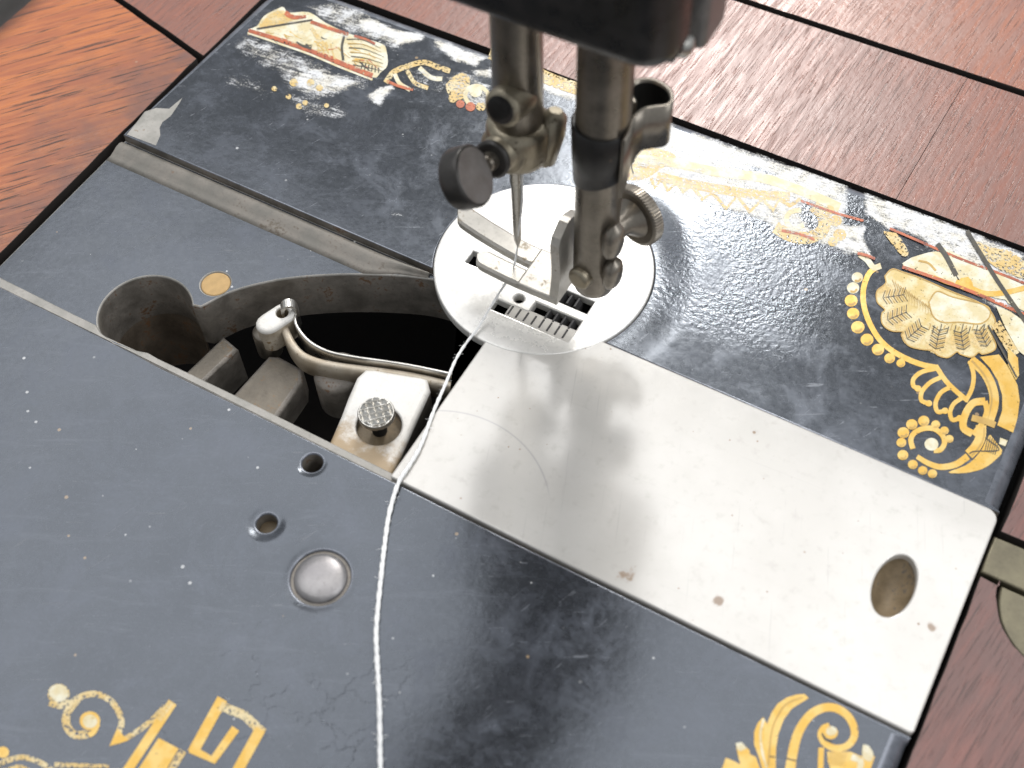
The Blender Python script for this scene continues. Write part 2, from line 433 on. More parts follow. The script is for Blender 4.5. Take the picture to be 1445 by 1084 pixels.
class MB:
    def __init__(self, *mats):
        self.v, self.f, self.mi, self.sm = [], [], [], []
        self.mats = list(mats)

    def mat(self, name):
        if name not in self.mats:
            self.mats.append(name)
        return self.mats.index(name)

    def face(self, idx, mat, smooth=False):
        self.f.append(tuple(idx)); self.mi.append(self.mat(mat)); self.sm.append(smooth)

    def add(self, pts):
        b = len(self.v)
        self.v.extend(tuple(p) for p in pts)
        return b

    def rings(self, rings, mat, closed=True, cap0=True, cap1=True, smooth=True, capmat=None):
        n = len(rings[0])
        b = [self.add(r) for r in rings]
        for i in range(len(rings) - 1):
            for k in range(n if closed else n - 1):
                k2 = (k + 1) % n
                self.face((b[i] + k, b[i] + k2, b[i + 1] + k2, b[i + 1] + k), mat, smooth)
        cm = capmat or mat
        if closed and cap0:
            c = self.add([rings[0][k] for k in range(n)]); self.face([c + k for k in range(n)][::-1], cm)
        if closed and cap1:
            c = self.add([rings[-1][k] for k in range(n)]); self.face([c + k for k in range(n)], cm)

    def revolve(self, p0, axis, prof, mat, n=32, capmat=None, xdir=None):
        """prof: list of (t along axis, radius)"""
        a = Vector(axis).normalized()
        x = a.orthogonal().normalized() if xdir is None else Vector(xdir).normalized()
        y = a.cross(x)
        p0 = Vector(p0)
        rr = [[p0 + a * t + (x * math.cos(2 * math.pi * k / n) + y * math.sin(2 * math.pi * k / n)) * max(r, 1e-3)
               for k in range(n)] for t, r in prof]
        self.rings(rr, mat, capmat=capmat)

    def tube(self, pts, rad, mat, n=10, flat=None):
        pts = [Vector(p) for p in pts]
        rr = []
        up = Vector((0, 0, 1))
        for i, p in enumerate(pts):
            t = (pts[min(i + 1, len(pts) - 1)] - pts[max(i - 1, 0)]).normalized()
            s = t.cross(up)
            if s.length < 1e-3:
                s = t.cross(Vector((0, 1, 0)))
            s.normalize(); w = s.cross(t)
            r = rad[i] if isinstance(rad, (list, tuple)) else rad
            rr.append([p + (s * math.cos(2 * math.pi * k / n) + w * math.sin(2 * math.pi * k / n)) * r for k in range(n)])
        self.rings(rr, mat)

    def ribbon(self, pts, thick, z0, z1, mat, edge=None):
        """upright strip of given thickness following a plan path"""
        pts = smooth_path(pts, 6)
        L, R = offset_path(pts, thick / 2), offset_path(pts, -thick / 2)
        n = len(pts)
        prof = []
        c = thick * 0.25
        for i in range(n):
            l, r = Vector((*L[i], 0)), Vector((*R[i], 0))
            li = l.lerp(r, 0.25); ri = r.lerp(l, 0.25)
            prof.append([l + Vector((0, 0, z0)), l + Vector((0, 0, z1 - c)), li + Vector((0, 0, z1)), ri + Vector((0, 0, z1)),
                         r + Vector((0, 0, z1 - c)), r + Vector((0, 0, z0))])
        self.rings(prof, mat)

    def box(self, x0, x1, y0, y1, z0, z1, mat, bev=0.3):
        o = [(x0, y0), (x1, y0), (x1, y1), (x0, y1)]
        self.prism(o, z0, z1, mat, top_r=bev, bot_r=0, steps=2)

    def prism(self, outer, z0, z1, mat, holes=(), top_r=0.0, bot_r=0.0, steps=1, wall=None, edge=None,
              radii=None, top=None, bottom=True):
        """solid between z0 and z1 with chamfered / rounded rims; radii = per-vertex factor for the outer rim"""
        loops = [ccw(outer, True)] + [ccw(h, False) for h in holes]
        wall = wall or mat; edge = edge or mat
        tops, bots = [], []
        for li, lp in enumerate(loops):
            n = len(lp)
            fac = [1.0] * n
            if li == 0 and radii:
                fac = [radii(p) for p in lp]
            elif li > 0:
                fac = [min(1.0, 0.35 / top_r) if top_r > 0.35 else 1.0] * n
            rows = []
            def row(r, th, zbase, sgn):
                offs = [r * f * (1 - math.cos(th)) for f in fac]
                o = offset_loop(lp, offs)
                return [(o[i][0], o[i][1], zbase + sgn * r * fac[i] * (1 - math.sin(th))) for i in range(n)]
            if bot_r > 0:
                for k in range(steps + 1):
                    rows.append(row(bot_r, math.pi / 2 * (1 - k / steps), z0, 1) if False else row(bot_r, math.pi / 2 * (1 - k / steps), z0, 1))
            else:
                rows.append([(p[0], p[1], z0) for p in lp])
            # bottom rim rows: theta 90deg = inner/bottom -> must run from inset bottom to wall
            nb = len(rows)
            if top_r > 0:
                for k in range(steps + 1):
                    rows.append(row(top_r, math.pi / 2 * (k / steps), z1, -1))
            else:
                rows.append([(p[0], p[1], z1) for p in lp])
            base = [self.add(r) for r in rows]
            for i in range(len(rows) - 1):
                mt = wall if i == nb - 1 else edge
                for k in range(n):
                    k2 = (k + 1) % n
                    self.face((base[i] + k, base[i] + k2, base[i + 1] + k2, base[i + 1] + k), mt, (i != nb - 1) or n > 16)
            bots.append(rows[0]); tops.append(rows[-1])
        for rows, mt, flip in ((tops, top or mat, False), (bots, wall, True)):
            if flip and not bottom:
                continue
            polys = [[Vector(p) for p in r] for r in rows]
            flat = [p for r in polys for p in r]
            b = self.add(flat)
            for t in tessellate_polygon(polys):
                a = flat[t[0]]; c = flat[t[1]]; d = flat[t[2]]
                up = (c - a).cross(d - a).z
                idx = t if (up > 0) != flip else t[::-1]
                self.face([b + i for i in idx], mt)

    def build(self, name, parent=None, kind=None, label=None):
        me = bpy.data.meshes.new(name)
        me.from_pydata([Vector(p) * MM for p in self.v], [], self.f)
        for mn in self.mats:
            me.materials.append(M[mn])
        me.polygons.foreach_set('material_index', self.mi)
        me.polygons.foreach_set('use_smooth', self.sm)
        me.update()
        return link(name, me, parent, kind, label)


def link(name, me, parent=None, kind=None, label=None):
    o = bpy.data.objects.new(name, me)
    COL.objects.link(o)
    if parent is not None:
        o.parent = parent
        o.matrix_parent_inverse = PINV.get(parent.name, Matrix.Identity(4))
    if kind:
        o['kind'] = kind
    if label:
        o['label'] = label
    return o


PINV = {}


def thing(name, label, cat, loc):
    o = bpy.data.objects.new(name, None)
    COL.objects.link(o)
    o.empty_display_size = 0.02
    o.location = Vector(loc) * MM
    o['label'] = label
    o['category'] = cat
    PINV[o.name] = Matrix.Translation(-Vector(loc) * MM)
    return o


def area2(p):
    return sum(p[i][0] * p[(i + 1) % len(p)][1] - p[(i + 1) % len(p)][0] * p[i][1] for i in range(len(p)))


def ccw(p, want):
    p = [tuple(q[:2]) for q in p]
    return p if (area2(p) > 0) == want else p[::-1]


def offset_loop(lp, offs):
    n = len(lp); out = []
    for i in range(n):
        a, b, c = Vector(lp[i - 1]), Vector(lp[i]), Vector(lp[(i + 1) % n])
        d1 = (b - a).normalized(); d2 = (c - b).normalized()
        n1 = Vector((-d1.y, d1.x)); n2 = Vector((-d2.y, d2.x))
        mt = n1 + n2
        if mt.length < 1e-6:
            mt = n1
        mt.normalize()
        k = max(0.4, mt.dot(n1))
        q = b + mt * (offs[i] / k)
        out.append((q.x, q.y))
    return out


def offset_path(pts, d):
    out = []
    for i in range(len(pts)):
        a = Vector(pts[max(i - 1, 0)][:2]); c = Vector(pts[min(i + 1, len(pts) - 1)][:2])
        t = (c - a).normalized()
        out.append((pts[i][0] - t.y * d, pts[i][1] + t.x * d))
    return out


def smooth_path(pts, sub=6):
    """Catmull-Rom through the points (any dimension)"""
    P = [np.array(p, float) for p in pts]
    if len(P) < 3:
        return [tuple(p) for p in P]
    P = [2 * P[0] - P[1]] + P + [2 * P[-1] - P[-2]]
    out = []
    for i in range(1, len(P) - 2):
        for k in range(sub):
            t = k / sub
            out.append(tuple(0.5 * ((2 * P[i]) + (-P[i - 1] + P[i + 1]) * t + (2 * P[i - 1] - 5 * P[i] + 4 * P[i + 1] - P[i + 2]) * t * t
                                    + (-P[i - 1] + 3 * P[i] - 3 * P[i + 1] + P[i + 2]) * t ** 3)))
    out.append(tuple(P[-2]))
    return out


def circle(x, y, r, n=40, a0=0.0, ry=None):
    ry = r if ry is None else ry
    return [(x + r * math.cos(a0 + 2 * math.pi * k / n), y + ry * math.sin(a0 + 2 * math.pi * k / n)) for k in range(n)]


def rrect(x0, x1, y0, y1, r, n=8):
    """rounded rectangle; r = (r at x0y0, x1y0, x1y1, x0y1)"""
    out = []
    for (cx, cy, a, rr) in ((x0, y0, 180, r[0]), (x1, y0, 270, r[1]), (x1, y1, 0, r[2]), (x0, y1, 90, r[3])):
        if rr <= 0:
            out.append((cx, cy)); continue
        ox = cx + rr if cx == x0 else cx - rr
        oy = cy + rr if cy == y0 else cy - rr
        for k in range(n + 1):
            t = math.radians(a + 90 * k / n)
            out.append((ox + rr * math.cos(t), oy + rr * math.sin(t)))
    return out


def densify(lp, step):
    out = []
    for i in range(len(lp)):
        a, b = lp[i], lp[(i + 1) % len(lp)]
        k = max(1, int(math.dist(a, b) / step))
        out += [(a[0] + (b[0] - a[0]) * j / k, a[1] + (b[1] - a[1]) * j / k) for j in range(k)]
    return out


# ================================================================== THE TABLE
table = thing('sewing_table', 'dark red oak sewing table top framing the black machine bed', 'table', (90, -90, -60))
ZT = -0.9


def board(name, outline, mat, z1=ZT, th=17, label=None, r=0.12, jit=True):
    rj = random.Random(len(outline) * 7 + int(outline[0][1]))
    outline = [(x + rj.uniform(-0.1, 0.1), y + rj.uniform(-0.1, 0.1)) for x, y in densify(outline, 3.5)] if jit else outline
    b = MB(mat)
    b.prism(outline, z1 - th, z1, mat, top_r=r if jit else 0.05, steps=2, wall='wood_shade', edge='wood_shade')  # near-black sides put the shade of the gaps into the colour
    return b.build(name, table, label=label)


board('board', [(-46.5, -330), (-1.9, -330), (-1.9, 67.0), (-27.5, 73.2), (-46.5, 77.4)], 'wood_left',
      label='bright orange worn oak board with dark grain streaks')
board('board', [(-46.5, 78.6), (-27.2, 74.4), (-1.0, 68.2), (-0.9, 90), (1.0, 95.5), (5.6, 98.6), (10, 99.1), (10, 136.8), (-46.5, 136.8)],
      'wood_back', label='narrow oak piece at the corner of the machine bed')
board('board', [(10.25, 98.9), (60, 98.7), (141.4, 98.2), (142.8, 136.8), (10.25, 136.8)], 'wood_back', jit=False,
      label='dull red brown oak board along the end of the bed')
board('board', [(141.43, 98.2), (250, 97.8), (250, 136.8), (142.83, 136.8)], 'wood_back', z1=ZT - 0.03, jit=False)
board('board', [(-46.5, 138.2), (250, 138.0), (250, 330), (-46.5, 330)], 'wood_far', z1=ZT + 0.3,
      label='paler glossy oak board beyond the long joint')
board('board', [(180.3, 38.9), (250, 40.2), (250, 97.2), (180.9, 97.4)], 'wood_right', z1=ZT - 0.6)
HC = (194.0, 30.4)
arc = [(HC[0] - 11.2 * math.cos(t), HC[1] - 11.2 * math.sin(t)) for t in np.linspace(0.0, math.pi / 2, 20)]
board('board', [(179.9, -330), (250, -330), (250, 19.0), (194, 19.0)] + arc[::-1][1:] + [(182.7, 29.6), (179.9, 29.9)], 'wood_right', z1=ZT - 0.6,
      label='dark red oak board cut round the brass hinge')
hb = MB('brass')
hb.prism([(179.6, 30.5), (214, 30.9), (214, 38.4), (179.6, 37.6)], -4.5, ZT - 0.5, 'brass', top_r=0.35, steps=2)
h1 = hb.build('hinge', table, label='dull brass hinge strap let into the wood')
hb = MB('brass')
lf = [(HC[0] - 10.7 * math.cos(t), HC[1] - 0.5 - 10.7 * math.sin(t)) for t in np.linspace(0.0, math.pi / 2, 20)]
hb.prism(lf + [(214, 19.4), (214, 29.9)], -4.5, ZT - 0.85, 'brass', top_r=0.3, steps=2)
hb.build('hinge_leaf', h1)
w = MB('wood_shade')
w.prism([(-46, -329), (249, -329), (249, 329), (-46, 329)], -62, -58, 'wood_shade')
w.build('well_floor', table)

fl = MB('floor')
fl.prism([(-3000, -3000), (3000, -3000), (3000, 3000), (-3000, 3000)], -760, -750, 'floor')
fl.build('floor', kind='structure')

# ================================================================== THE SEWING MACHINE
mach = thing('sewing_machine', 'old black sewing machine with gold decals, nickel plates and dark steel presser bar', 'sewing machine', (90, -90, -30))
X0, X1 = -0.4, 178.9
YF = 97.4
YC = 41.2

# ---- bed
bed = MB('paint', 'bare', 'cavity', 'black')


def arc_pts(cx, cy, r, a0, a1, n):
    return [(cx + r * math.cos(math.radians(a0 + (a1 - a0) * k / n)), cy + r * math.sin(math.radians(a0 + (a1 - a0) * k / n))) for k in range(n + 1)]


pr = PLATE_R + 0.18
dy = YC - PLATE[1]
half = math.degrees(math.asin(-dy / pr))
notch = arc_pts(*PLATE, pr, 180 + half, -half, 60)           # over the top of the plate
far = [(X0, YC)] + notch + [(X1, YC), (X1, YC + 0.8)] + arc_pts(X1 - 9, YF - 9, 9, 0, 90, 10) + arc_pts(X0 + 9, YF - 9, 9, 90, 180, 10)
bed.prism(far, -12, 0, 'paint', top_r=2.7, steps=6, wall='cavity', edge='edge',
          radii=lambda p: 1.0 if (p[0] > X1 - 0.05 and p[1] > YC + 0.5) or p[1] > YF - 9.01 and (p[0] > X1 - 9 or p[1] > YF - 0.05 or p[0] < X0 + 9) else 0.07)
HOLES = [(76.7, -4.0, 1.75), (76.6, -16.9, 1.7)]
PIN = (89.7, -20.7)
near = [(X0, -0.55), (X0, -273), (X1, -273), (X1, -0.55)]
near = [(X0, -273), (X1, -273), (X1, -1.3), (X1, -0.55), (150, -0.6), (110, -0.75), (90, -0.6), (60, -0.7), (41.5, -0.8), (36, -0.6), (X0, -0.5)]
bed.prism(near, -12, 0, 'paint', holes=[circle(*h, 24) for h in HOLES] + [circle(*PIN, 4.75, 40)], top_r=2.7, steps=6, wall='cavity', edge='edge',
          radii=lambda p: 1.0 if (p[0] > X1 - 0.05 and p[1] < -1) else 0.10)
# channel floor with the shuttle race opening
cx, cy, cr = 31.0, 8.3, 8.55
race = arc_pts(cx, cy, cr, 250, 40, 34)                        # round pocket, clockwise
race = [(37.0, 0.95)] + [p for p in race if p[1] > 0.6]
race_arc = smooth_path([(39.2, 14.2), (42.4, 20.2), (48.9, 26.8), (57.6, 32.7), (66.9, 37.4), (73.5, 39.8), (80, 40.6)], 6)
opening = race + race_arc + [(98, 40.6), (98, 0.9), (60, 0.85), (50, 0.7)]
floor_out = [(X0, -0.3), (178.6, -0.3), (178.6, 41.1), (X0, 41.1)]
OIL = (38.3, 19.9)
bed.prism(floor_out, -13, -1.5, 'paint', holes=[opening, circle(*OIL, 2.75, 30), circle(168.6, 20.9, 4.5, 30, 0, 7.5)], top_r=0.3, steps=2, wall='cavity', edge='bare')
bed_o = bed.build('bed', mach)

# bare metal runner at the far side of the channel, and the near lip
r = MB('runner')
rows = []
ax_, ay_ = zip(*[(0, 0), (48.9, 26.8), (57.6, 32.7), (66.9, 37.6), (73.5, 39.9)])
for x in np.linspace(X0 + 0.2, 72.3, 40):
    yl = max(34.9, float(np.interp(x, ax_, ay_)) + 0.25)
    k = (40.6 - yl) / 5.7
    rows.append([(x, 40.6 - (40.6 - y) * k, z) for y, z in ((34.9, -3), (34.9, -1.49), (36.3, -1.45), (37.3, -1.15), (38.4, -0.72), (39.3, -0.66), (40.0, -0.9), (40.6, -1.6), (40.6, -3))])
r.rings(rows, 'runner', smooth=True)
r.build('runner', bed_o, label='bare tan metal runner along the channel')
r = MB('bare')
lip = [(X0 + 0.2, -0.45), (91, -0.45), (91, 1.05), (60, 1.2), (50, 1.1), (40, 0.95), (37.6, 1.1), (35, 0.4), (31, -0.05), (27.2, 0.5), (25.4, 1.5), (20, 1.45), (X0 + 0.2, 1.6)]
r.prism(lip, -5, -0.75, 'bare', top_r=0.25, steps=2)
r.build('lip', bed_o, label='bright bare metal lip beside the shuttle opening')
r = MB('rust')
r.prism(circle(*OIL, 2.73, 30), -4, -1.56, 'rust', top_r=0.25, steps=3)
r.build('oil_hole_felt', bed_o, label='tan felt plug in the oil hole')
r = MB('hole')
r.prism(circle(HOLES[1][0], HOLES[1][1], 2.2, 20), -6, -2.6, 'hole')
r.build('screw_hole_floor', bed_o)
# domed pin in its socket
r = MB('cavity')
r.prism(circle(*PIN, 5.2, 40), -4, -0.45, 'cavity')
r.build('pin_socket', bed_o)
r = MB('pin')
r.revolve((PIN[0], PIN[1], -2), (0, 0, 1), [(0, 4.25), (1.7, 4.25), (2.15, 4.05), (2.45, 3.4), (2.68, 2.2), (2.76, 1.0), (2.78, 0.0)], 'pin', 48)
r.build('pin', bed_o, label='domed steel pin set in the bed')

r = MB('pocket')
ring = arc_pts(cx, cy, cr + 0.02, 32, 275, 40)
r.rings([[(x, y, -12.9) for x, y in ring], [(x, y, -30) for x, y in ring]], 'pocket', closed=False)
r.build('pocket_wall', bed_o)

# ---- slide plate
ZS = 0.32
s = MB('slide')
fh = circle(168.6, 20.9, 3.05, 40, 0, 5.7)
sp_out = rrect(89.6, 179.0, -0.15, 41.0, (0.4, 0.8, 2.0, 0.4))
sp_out = [p for p in sp_out]
s.prism(sp_out, -1.2, ZS, 'slide', holes=[fh], top_r=0.3, steps=3)
slide = s.build('slide_plate', mach, label='bright nickel slide plate with an oval finger hole')
s = MB('hole')
rows = []
for k in range(10):
    t = k / 9
    rows.append([(168.6 + 3.3 * math.cos(a) * (1 - t), 20.9 + 6.0 * math.sin(a) * (1 - t), -0.7 - 3.4 * math.sin(math.pi / 2 * t) ** 0.8) for a in np.linspace(0, 2 * math.pi, 33)[:-1]])
s.rings(rows, 'hole', cap0=False)
s.build('finger_hole_bottom', slide, label='brown rusty hollow of the finger hole')

# ---- needle plate with feed slots
ZP = 0.42
npl = MB('needle_plate')
slotA = [(77.3, 45.05), (102.6, 45.05), (102.6, 48.1), (77.3, 48.1)]
slotB = [(86.85, 37.85), (102.6, 37.85), (102.6, 43.1), (93.4, 43.1), (93.4, 40.35), (86.85, 40.35)]
NEEDLE = (90.3, 42.25)
npl.prism(circle(*PLATE, PLATE_R, 120), -1.3, ZP, 'needle_plate', holes=[slotA, slotB, circle(*NEEDLE, 0.95, 20)], top_r=0.3, steps=3)
nplate = npl.build('needle_plate', mach, label='bright round needle plate with feed slots and needle hole')
fd = MB('dark_steel', 'black')
fd.box(77.8, 102.2, 37.9, 48.0, -6.5, -4.2, 'black', 0.1)  # black base paints in the shade below the feed slots
feed = fd.build('feed_dog', mach)
teeth = [(89.6 + 1.58 * k, 38.2, 40.1) for k in range(8)] + [(95.9 + 1.58 * k, 40.5, 42.8) for k in range(4)] + \
        [(96.2 + 1.55 * k, 45.4, 47.8) for k in range(3)] + [(80 + 1.55 * k, 45.4, 47.8) for k in range(10)]
tm = MB('tooth')
pts = [(0, 0, -4.3), (1.3, 0, -4.3), (1.3, 0, -0.9), (0.75, 0, 0.25), (0.45, 0, 0.25), (0.0, 0, -0.7)]
tm.rings([pts, [(a, 2.1, c) for a, b, c in pts]], 'tooth', smooth=False)
first = None
for (x, y0, y1) in teeth:
    if first is None:
        first = tm.build('tooth', feed)
        o = first
    else:
        o = first.copy(); COL.objects.link(o)
    o.location = V(x, y0, 0.15)

# ---- shuttle mechanism under the missing slide plate
sh = MB('cavity')
sh.prism([(51.2, -2), (61.9, -2), (61.0, 13.2), (59.5, 15.5), (54, 15.8), (52.2, 15.0)], -16, -9, 'cavity', top_r=0.8, steps=3, top='crossbar')
lev_base = sh.build('crossbar', mach, label='brown cast iron crossbar below the shuttle opening')
sh = MB('cavity')
sh.prism([(39.5, -2), (43.6, -2), (45.6, 14), (41.5, 15)], -20, -10, 'cavity', top_r=0.6, steps=2, top='crossbar')
sh.build('crossbar', mach)
sh = MB('cavity')
sh.revolve((66.5, 17.2, -16), (0, 0, 1), [(0, 4.6), (8, 4.6), (8.8, 4.2), (9.2, 3.0), (9.3, 0)], 'cavity', 28)
sh.build('pivot_boss', mach)

car = MB('lever')
lev_path = [(52.6, 20.6), (54.6, 18.4), (57.6, 16.3), (60.7, 15.1), (64.3, 15.3), (68.0, 16.3), (71.4, 17.5), (76.7, 19.4), (81.6, 20.9), (88.3, 22.4), (96, 23.4)]
car.ribbon(lev_path[1:], 1.45, -7.6, -3.0, 'lever')
lev = car.build('shuttle_carrier', mach, label='curved oily steel shuttle carrier arm')
b = MB('white_metal')
dvec = Vector((0.33, 0.94))
bp = Vector((52.6, 19.1))
nrm = Vector((-dvec.y, dvec.x))
blk = []
for a in np.linspace(-90, 90, 9):
    t = math.radians(a); q = bp + dvec * (1.6 + 2.3 * math.cos(t)) + nrm * (-2.3 * math.sin(t)); blk.append((q.x, q.y))
for a in np.linspace(90, 270, 9):
    t = math.radians(a); q = bp + dvec * (-1.9 + 2.3 * math.cos(t)) + nrm * (-2.3 * math.sin(t)); blk.append((q.x, q.y))
hc = bp + dvec * 1.3
b.prism(blk, -7.5, -1.6, 'white_metal', holes=[circle(hc.x, hc.y, 1.15, 18)], top_r=0.8, steps=4, wall='lever')
b.build('boss', lev, label='bright end boss of the shuttle carrier')
b = MB('dark_steel')
b.prism(circle(hc.x, hc.y, 1.3, 18), -7, -4.0, 'hole')
b.build('boss_hole', lev)
b = MB('bar')
b.revolve((50.6, 17.2, -11), (0, 0, 1), [(0, 2.4), (5.5, 2.4), (6.0, 2.1), (6.2, 0)], 'bar', 24)
b.build('boss_foot', lev)
sp = MB('steel')
sp.ribbon([(54.6, 22.6), (55.6, 20.6), (57.4, 19.0), (61.0, 17.5), (65.3, 17.35), (70.7, 18.8), (75.7, 20.5), (80.6, 22.0), (89.0, 24.1), (95, 25.4)], 0.55, -6.5, -1.9, 'steel')
spr = sp.build('carrier_spring', lev, label='thin steel leaf spring behind the carrier arm')
sp = MB('steel')
hook = []
for k in range(13):
    t = math.pi * k / 12
    c = Vector((53.85, 21.5)) + Vector((math.cos(t) * 1.0 + 0.0, math.cos(t) * 0.85))
    hook.append((c.x, c.y, -1.7 + 1.9 * math.sin(t)))
hook = [(hook[0][0], hook[0][1], -3.0)] + hook + [(hook[-1][0], hook[-1][1], -3.4)]
side = Vector((-0.64, 0.76, 0))
rr = []
for i, p in enumerate(hook):
    p = Vector(p); a = Vector(hook[max(i - 1, 0)]); c = Vector(hook[min(i + 1, len(hook) - 1)])
    t = (c - a).normalized(); nn = t.cross(side).normalized()
    rr.append([p + side * 0.9 + nn * 0.28, p - side * 0.9 + nn * 0.28, p - side * 0.9 - nn * 0.28, p + side * 0.9 - nn * 0.28])
sp.rings(rr, 'steel', smooth=False)
sp.build('spring_hook', spr)

blk = MB('white_metal')
bo = [(76.4, -1.0), (89.0, -1.0), (88.4, 2.7), (86.4, 13.1), (85.3, 19.2), (83.6, 21.0), (82.5, 20.9), (74.2, 18.3), (72.8, 17.6), (72.4, 15.4), (73.4, 11.0), (74.4, 7.5)]
KN = (81.35, 8.7)
blk.prism(bo, -9, -2.5, 'white_metal', holes=[circle(*KN, 3.95, 36)], top_r=0.9, steps=4, wall='cavity')
block = blk.build('latch_block', mach, label='bright rust stained metal block below the opening')
q = MB('hole')
q.prism(circle(*KN, 4.2, 30), -8, -4.3, 'hole')
q.build('recess_floor', block)
kb = MB('bar', 'steel', 'black')
kb.revolve((KN[0], KN[1], -6), (0, 0, 1), [(0, 1.3), (5.9, 1.3)], 'black', 20)
kb.revolve((KN[0], KN[1], -0.1), (0, 0, 1), [(0, 1.6), (0.35, 2.7), (0.8, 3.15), (1.5, 3.2), (1.75, 3.0)], 'bar', 36)
g = []
N = 48
for j in range(N + 1):
    for i in range(N + 1):
        a, c = -1 + 2 * i / N, -1 + 2 * j / N
        x = a * math.sqrt(1 - c * c / 2) * 3.02; y = c * math.sqrt(1 - a * a / 2) * 3.02
        e = (x + y) * 0.7071, (x - y) * 0.7071
        tri = lambda t: abs(((t / 1.2) % 1.0) - 0.5) * 2
        hgt = 0.5 * min(1 - tri(e[0]), 1 - tri(e[1])) if x * x + y * y < 8.2 else 0
        g.append((KN[0] + x, KN[1] + y, 1.66 + hgt))
bb = kb.add(g)
for j in range(N):
    for i in range(N):
        k = bb + j * (N + 1) + i
        kb.face((k, k + 1, k + N + 2, k + N + 1), 'steel', False)
kb.build('latch_button', block, label='round knurled steel latch button')

# ---- head (needle end of the arm), arm and pillar
hd = MB('head', 'black')
ZH = 71.2
head_out = rrect(80, 118.0, 32, 39.4, (3, 5.0, 0.6, 0.6))
hd.prism(head_out, ZH, 165, 'head', bot_r=3.0, top_r=3.0, steps=6)
hd.prism(rrect(82, 113.5, 39, 52, (1, 1, 1, 1)), ZH + 2, 163, 'black')
head = hd.build('head', mach, label='black painted machine head above the needle bar')
fp = MB('face_plate')
fp.prism(rrect(80, 119.0, 42.0, 53.5, (1, 1.2, 6, 6)), ZH - 2.0, 165, 'face_plate', bot_r=0.9, top_r=2, steps=4)
fp.build('face_plate', head)
fp = MB('steel')
fp.revolve((116.6, 39.0, ZH + 1.0), (0.6, 0.5, -0.35), [(0, 1.7), (1.2, 1.7), (1.8, 1.2), (2.0, 0)], 'steel', 18)  # bright steel bit put in for the glint at the head corner
fp.build('head_corner_glint', head)
arm = MB('head')
rows = []
for t in np.linspace(0, 1, 16):
    y = 34 - t * 215
    hw = 17 + 7 * t ** 2; zc = 147 - 1 * t; hh = 16 + 8 * t ** 2
    rows.append([(99 - 6 * t + hw * math.cos(a), y, zc + hh * math.sin(a)) for a in np.linspace(0, 2 * math.pi, 37)[:-1]])
arm.rings(rows, 'head')
arm.build('arm', mach)
pil = MB('head')
rows = []
for t in np.linspace(0, 1, 14):
    z = -0.5 + 168 * t
    e = 10 * (1 - t) ** 6
    hx, hy = 27 - 4 * t + e, 34 - 6 * t + e
    rows.append([(90 + hx * math.copysign(abs(math.cos(a)) ** 0.6, math.cos(a)), -200 + hy * math.copysign(abs(math.sin(a)) ** 0.6, math.sin(a)), z) for a in np.linspace(0, 2 * math.pi, 41)[:-1]])
pil.rings(rows, 'head')
pil.build('pillar', mach)

# ---- needle bar
NB = (91.15, 42.3)
nb = MB('bar')
nb.revolve((NB[0], NB[1], 37.5), (0, 0, 1), [(0, 2.6), (0.6, 3.2), (3, 3.7), (3.2, 3.78), (50, 3.78)], 'bar', 40)
nbar = nb.build('needle_bar', mach, label='tarnished round needle bar')
AX = Vector((-0.03, -0.96, 0.27)).normalized()
CC = Vector((90.25, 29.5, 43.9))
cl = MB('clamp', 'dark_steel', 'black')
cl.revolve((NB[0], NB[1], 37.0), (0, 0, 1), [(0, 3.6), (0.8, 4.7), (2.2, 5.1), (6.5, 5.1), (7.6, 4.8), (8.0, 3.9)], 'clamp', 36)
c0 = CC - AX * 12.7
prof = [(0.0, 4.3), (1.6, 4.3), (2.0, 4.0), (2.05, 3.55), (2.5, 3.45), (2.6, 3.9), (3.3, 4.0), (3.7, 3.7), (3.72, 3.0), (6.3, 2.9), (6.6, 2.7)]
cl.revolve(c0, AX, prof, 'clamp', 32, capmat='dark_steel')
cl.revolve(c0 + AX * 2.1, AX, [(0, 3.66), (0.45, 3.66)], 'black', 32)
cl.revolve(c0 + AX * 6.3, AX, [(0, 3.0), (0.55, 3.05), (0.8, 2.6)], 'dark_steel', 28)
# lug for the needle on the right
cl.revolve((94.9, 43.0, 36.5), (0.1, 0.25, 1), [(0, 1.0), (0.8, 1.9), (6, 2.3), (9, 2.0), (10, 1.0)], 'clamp', 20)
clamp = cl.build('needle_clamp', nbar, label='dirty brass coloured needle clamp')
us = MB('clamp', 'black')
u0 = Vector((91.9, 38.8, 51.6))
us.revolve(u0, AX, [(-2.5, 3.0), (2.2, 3.0), (2.9, 2.6), (3.0, 2.2)], 'clamp', 26, capmat='dark_steel')
us.revolve(u0 + AX * 2.6 + Vector((-0.25, 0, 0.3)), AX, [(0, 1.9), (0.9, 1.7), (1.2, 0.9), (1.25, 0)], 'black', 20)
us.build('guide_screw', nbar)
ts = MB('dark_steel', 'screw_face')
ts.tube([c0 + AX * 6.0, c0 + AX * 8.2], [1.55, 1.55], 'bar', 18)
CN = Vector((0.83, 0.20, 0.50)).normalized()
ts.tube([c0 + AX * 8.0, CC - AX * 4.0], [1.45, 1.2], 'bar', 18)
ts.revolve(CC - CN * 2.9, CN, [(0, 4.1), (0.3, 4.5), (0.7, 4.7), (3.3, 4.7), (3.6, 4.55), (3.75, 4.3), (3.72, 0.0)], 'dark_steel', 48)
ts.revolve(CC + CN * 0.84, CN, [(0, 4.2), (0.05, 4.15)], 'screw_face', 48)  # lighter disc paints the lit look of the visible face
ts.build('needle_thumb_screw', nbar, label='flat round dark steel thumb screw')
nd = MB('steel')
nd.revolve((NEEDLE[0] + 0.05, NEEDLE[1], 40), (0, 0, -1), [(0, 1.0), (9, 1.0), (10.5, 0.82), (21, 0.72), (23.3, 0.62), (25.2, 0.15), (25.5, 0.02)], 'steel', 20)
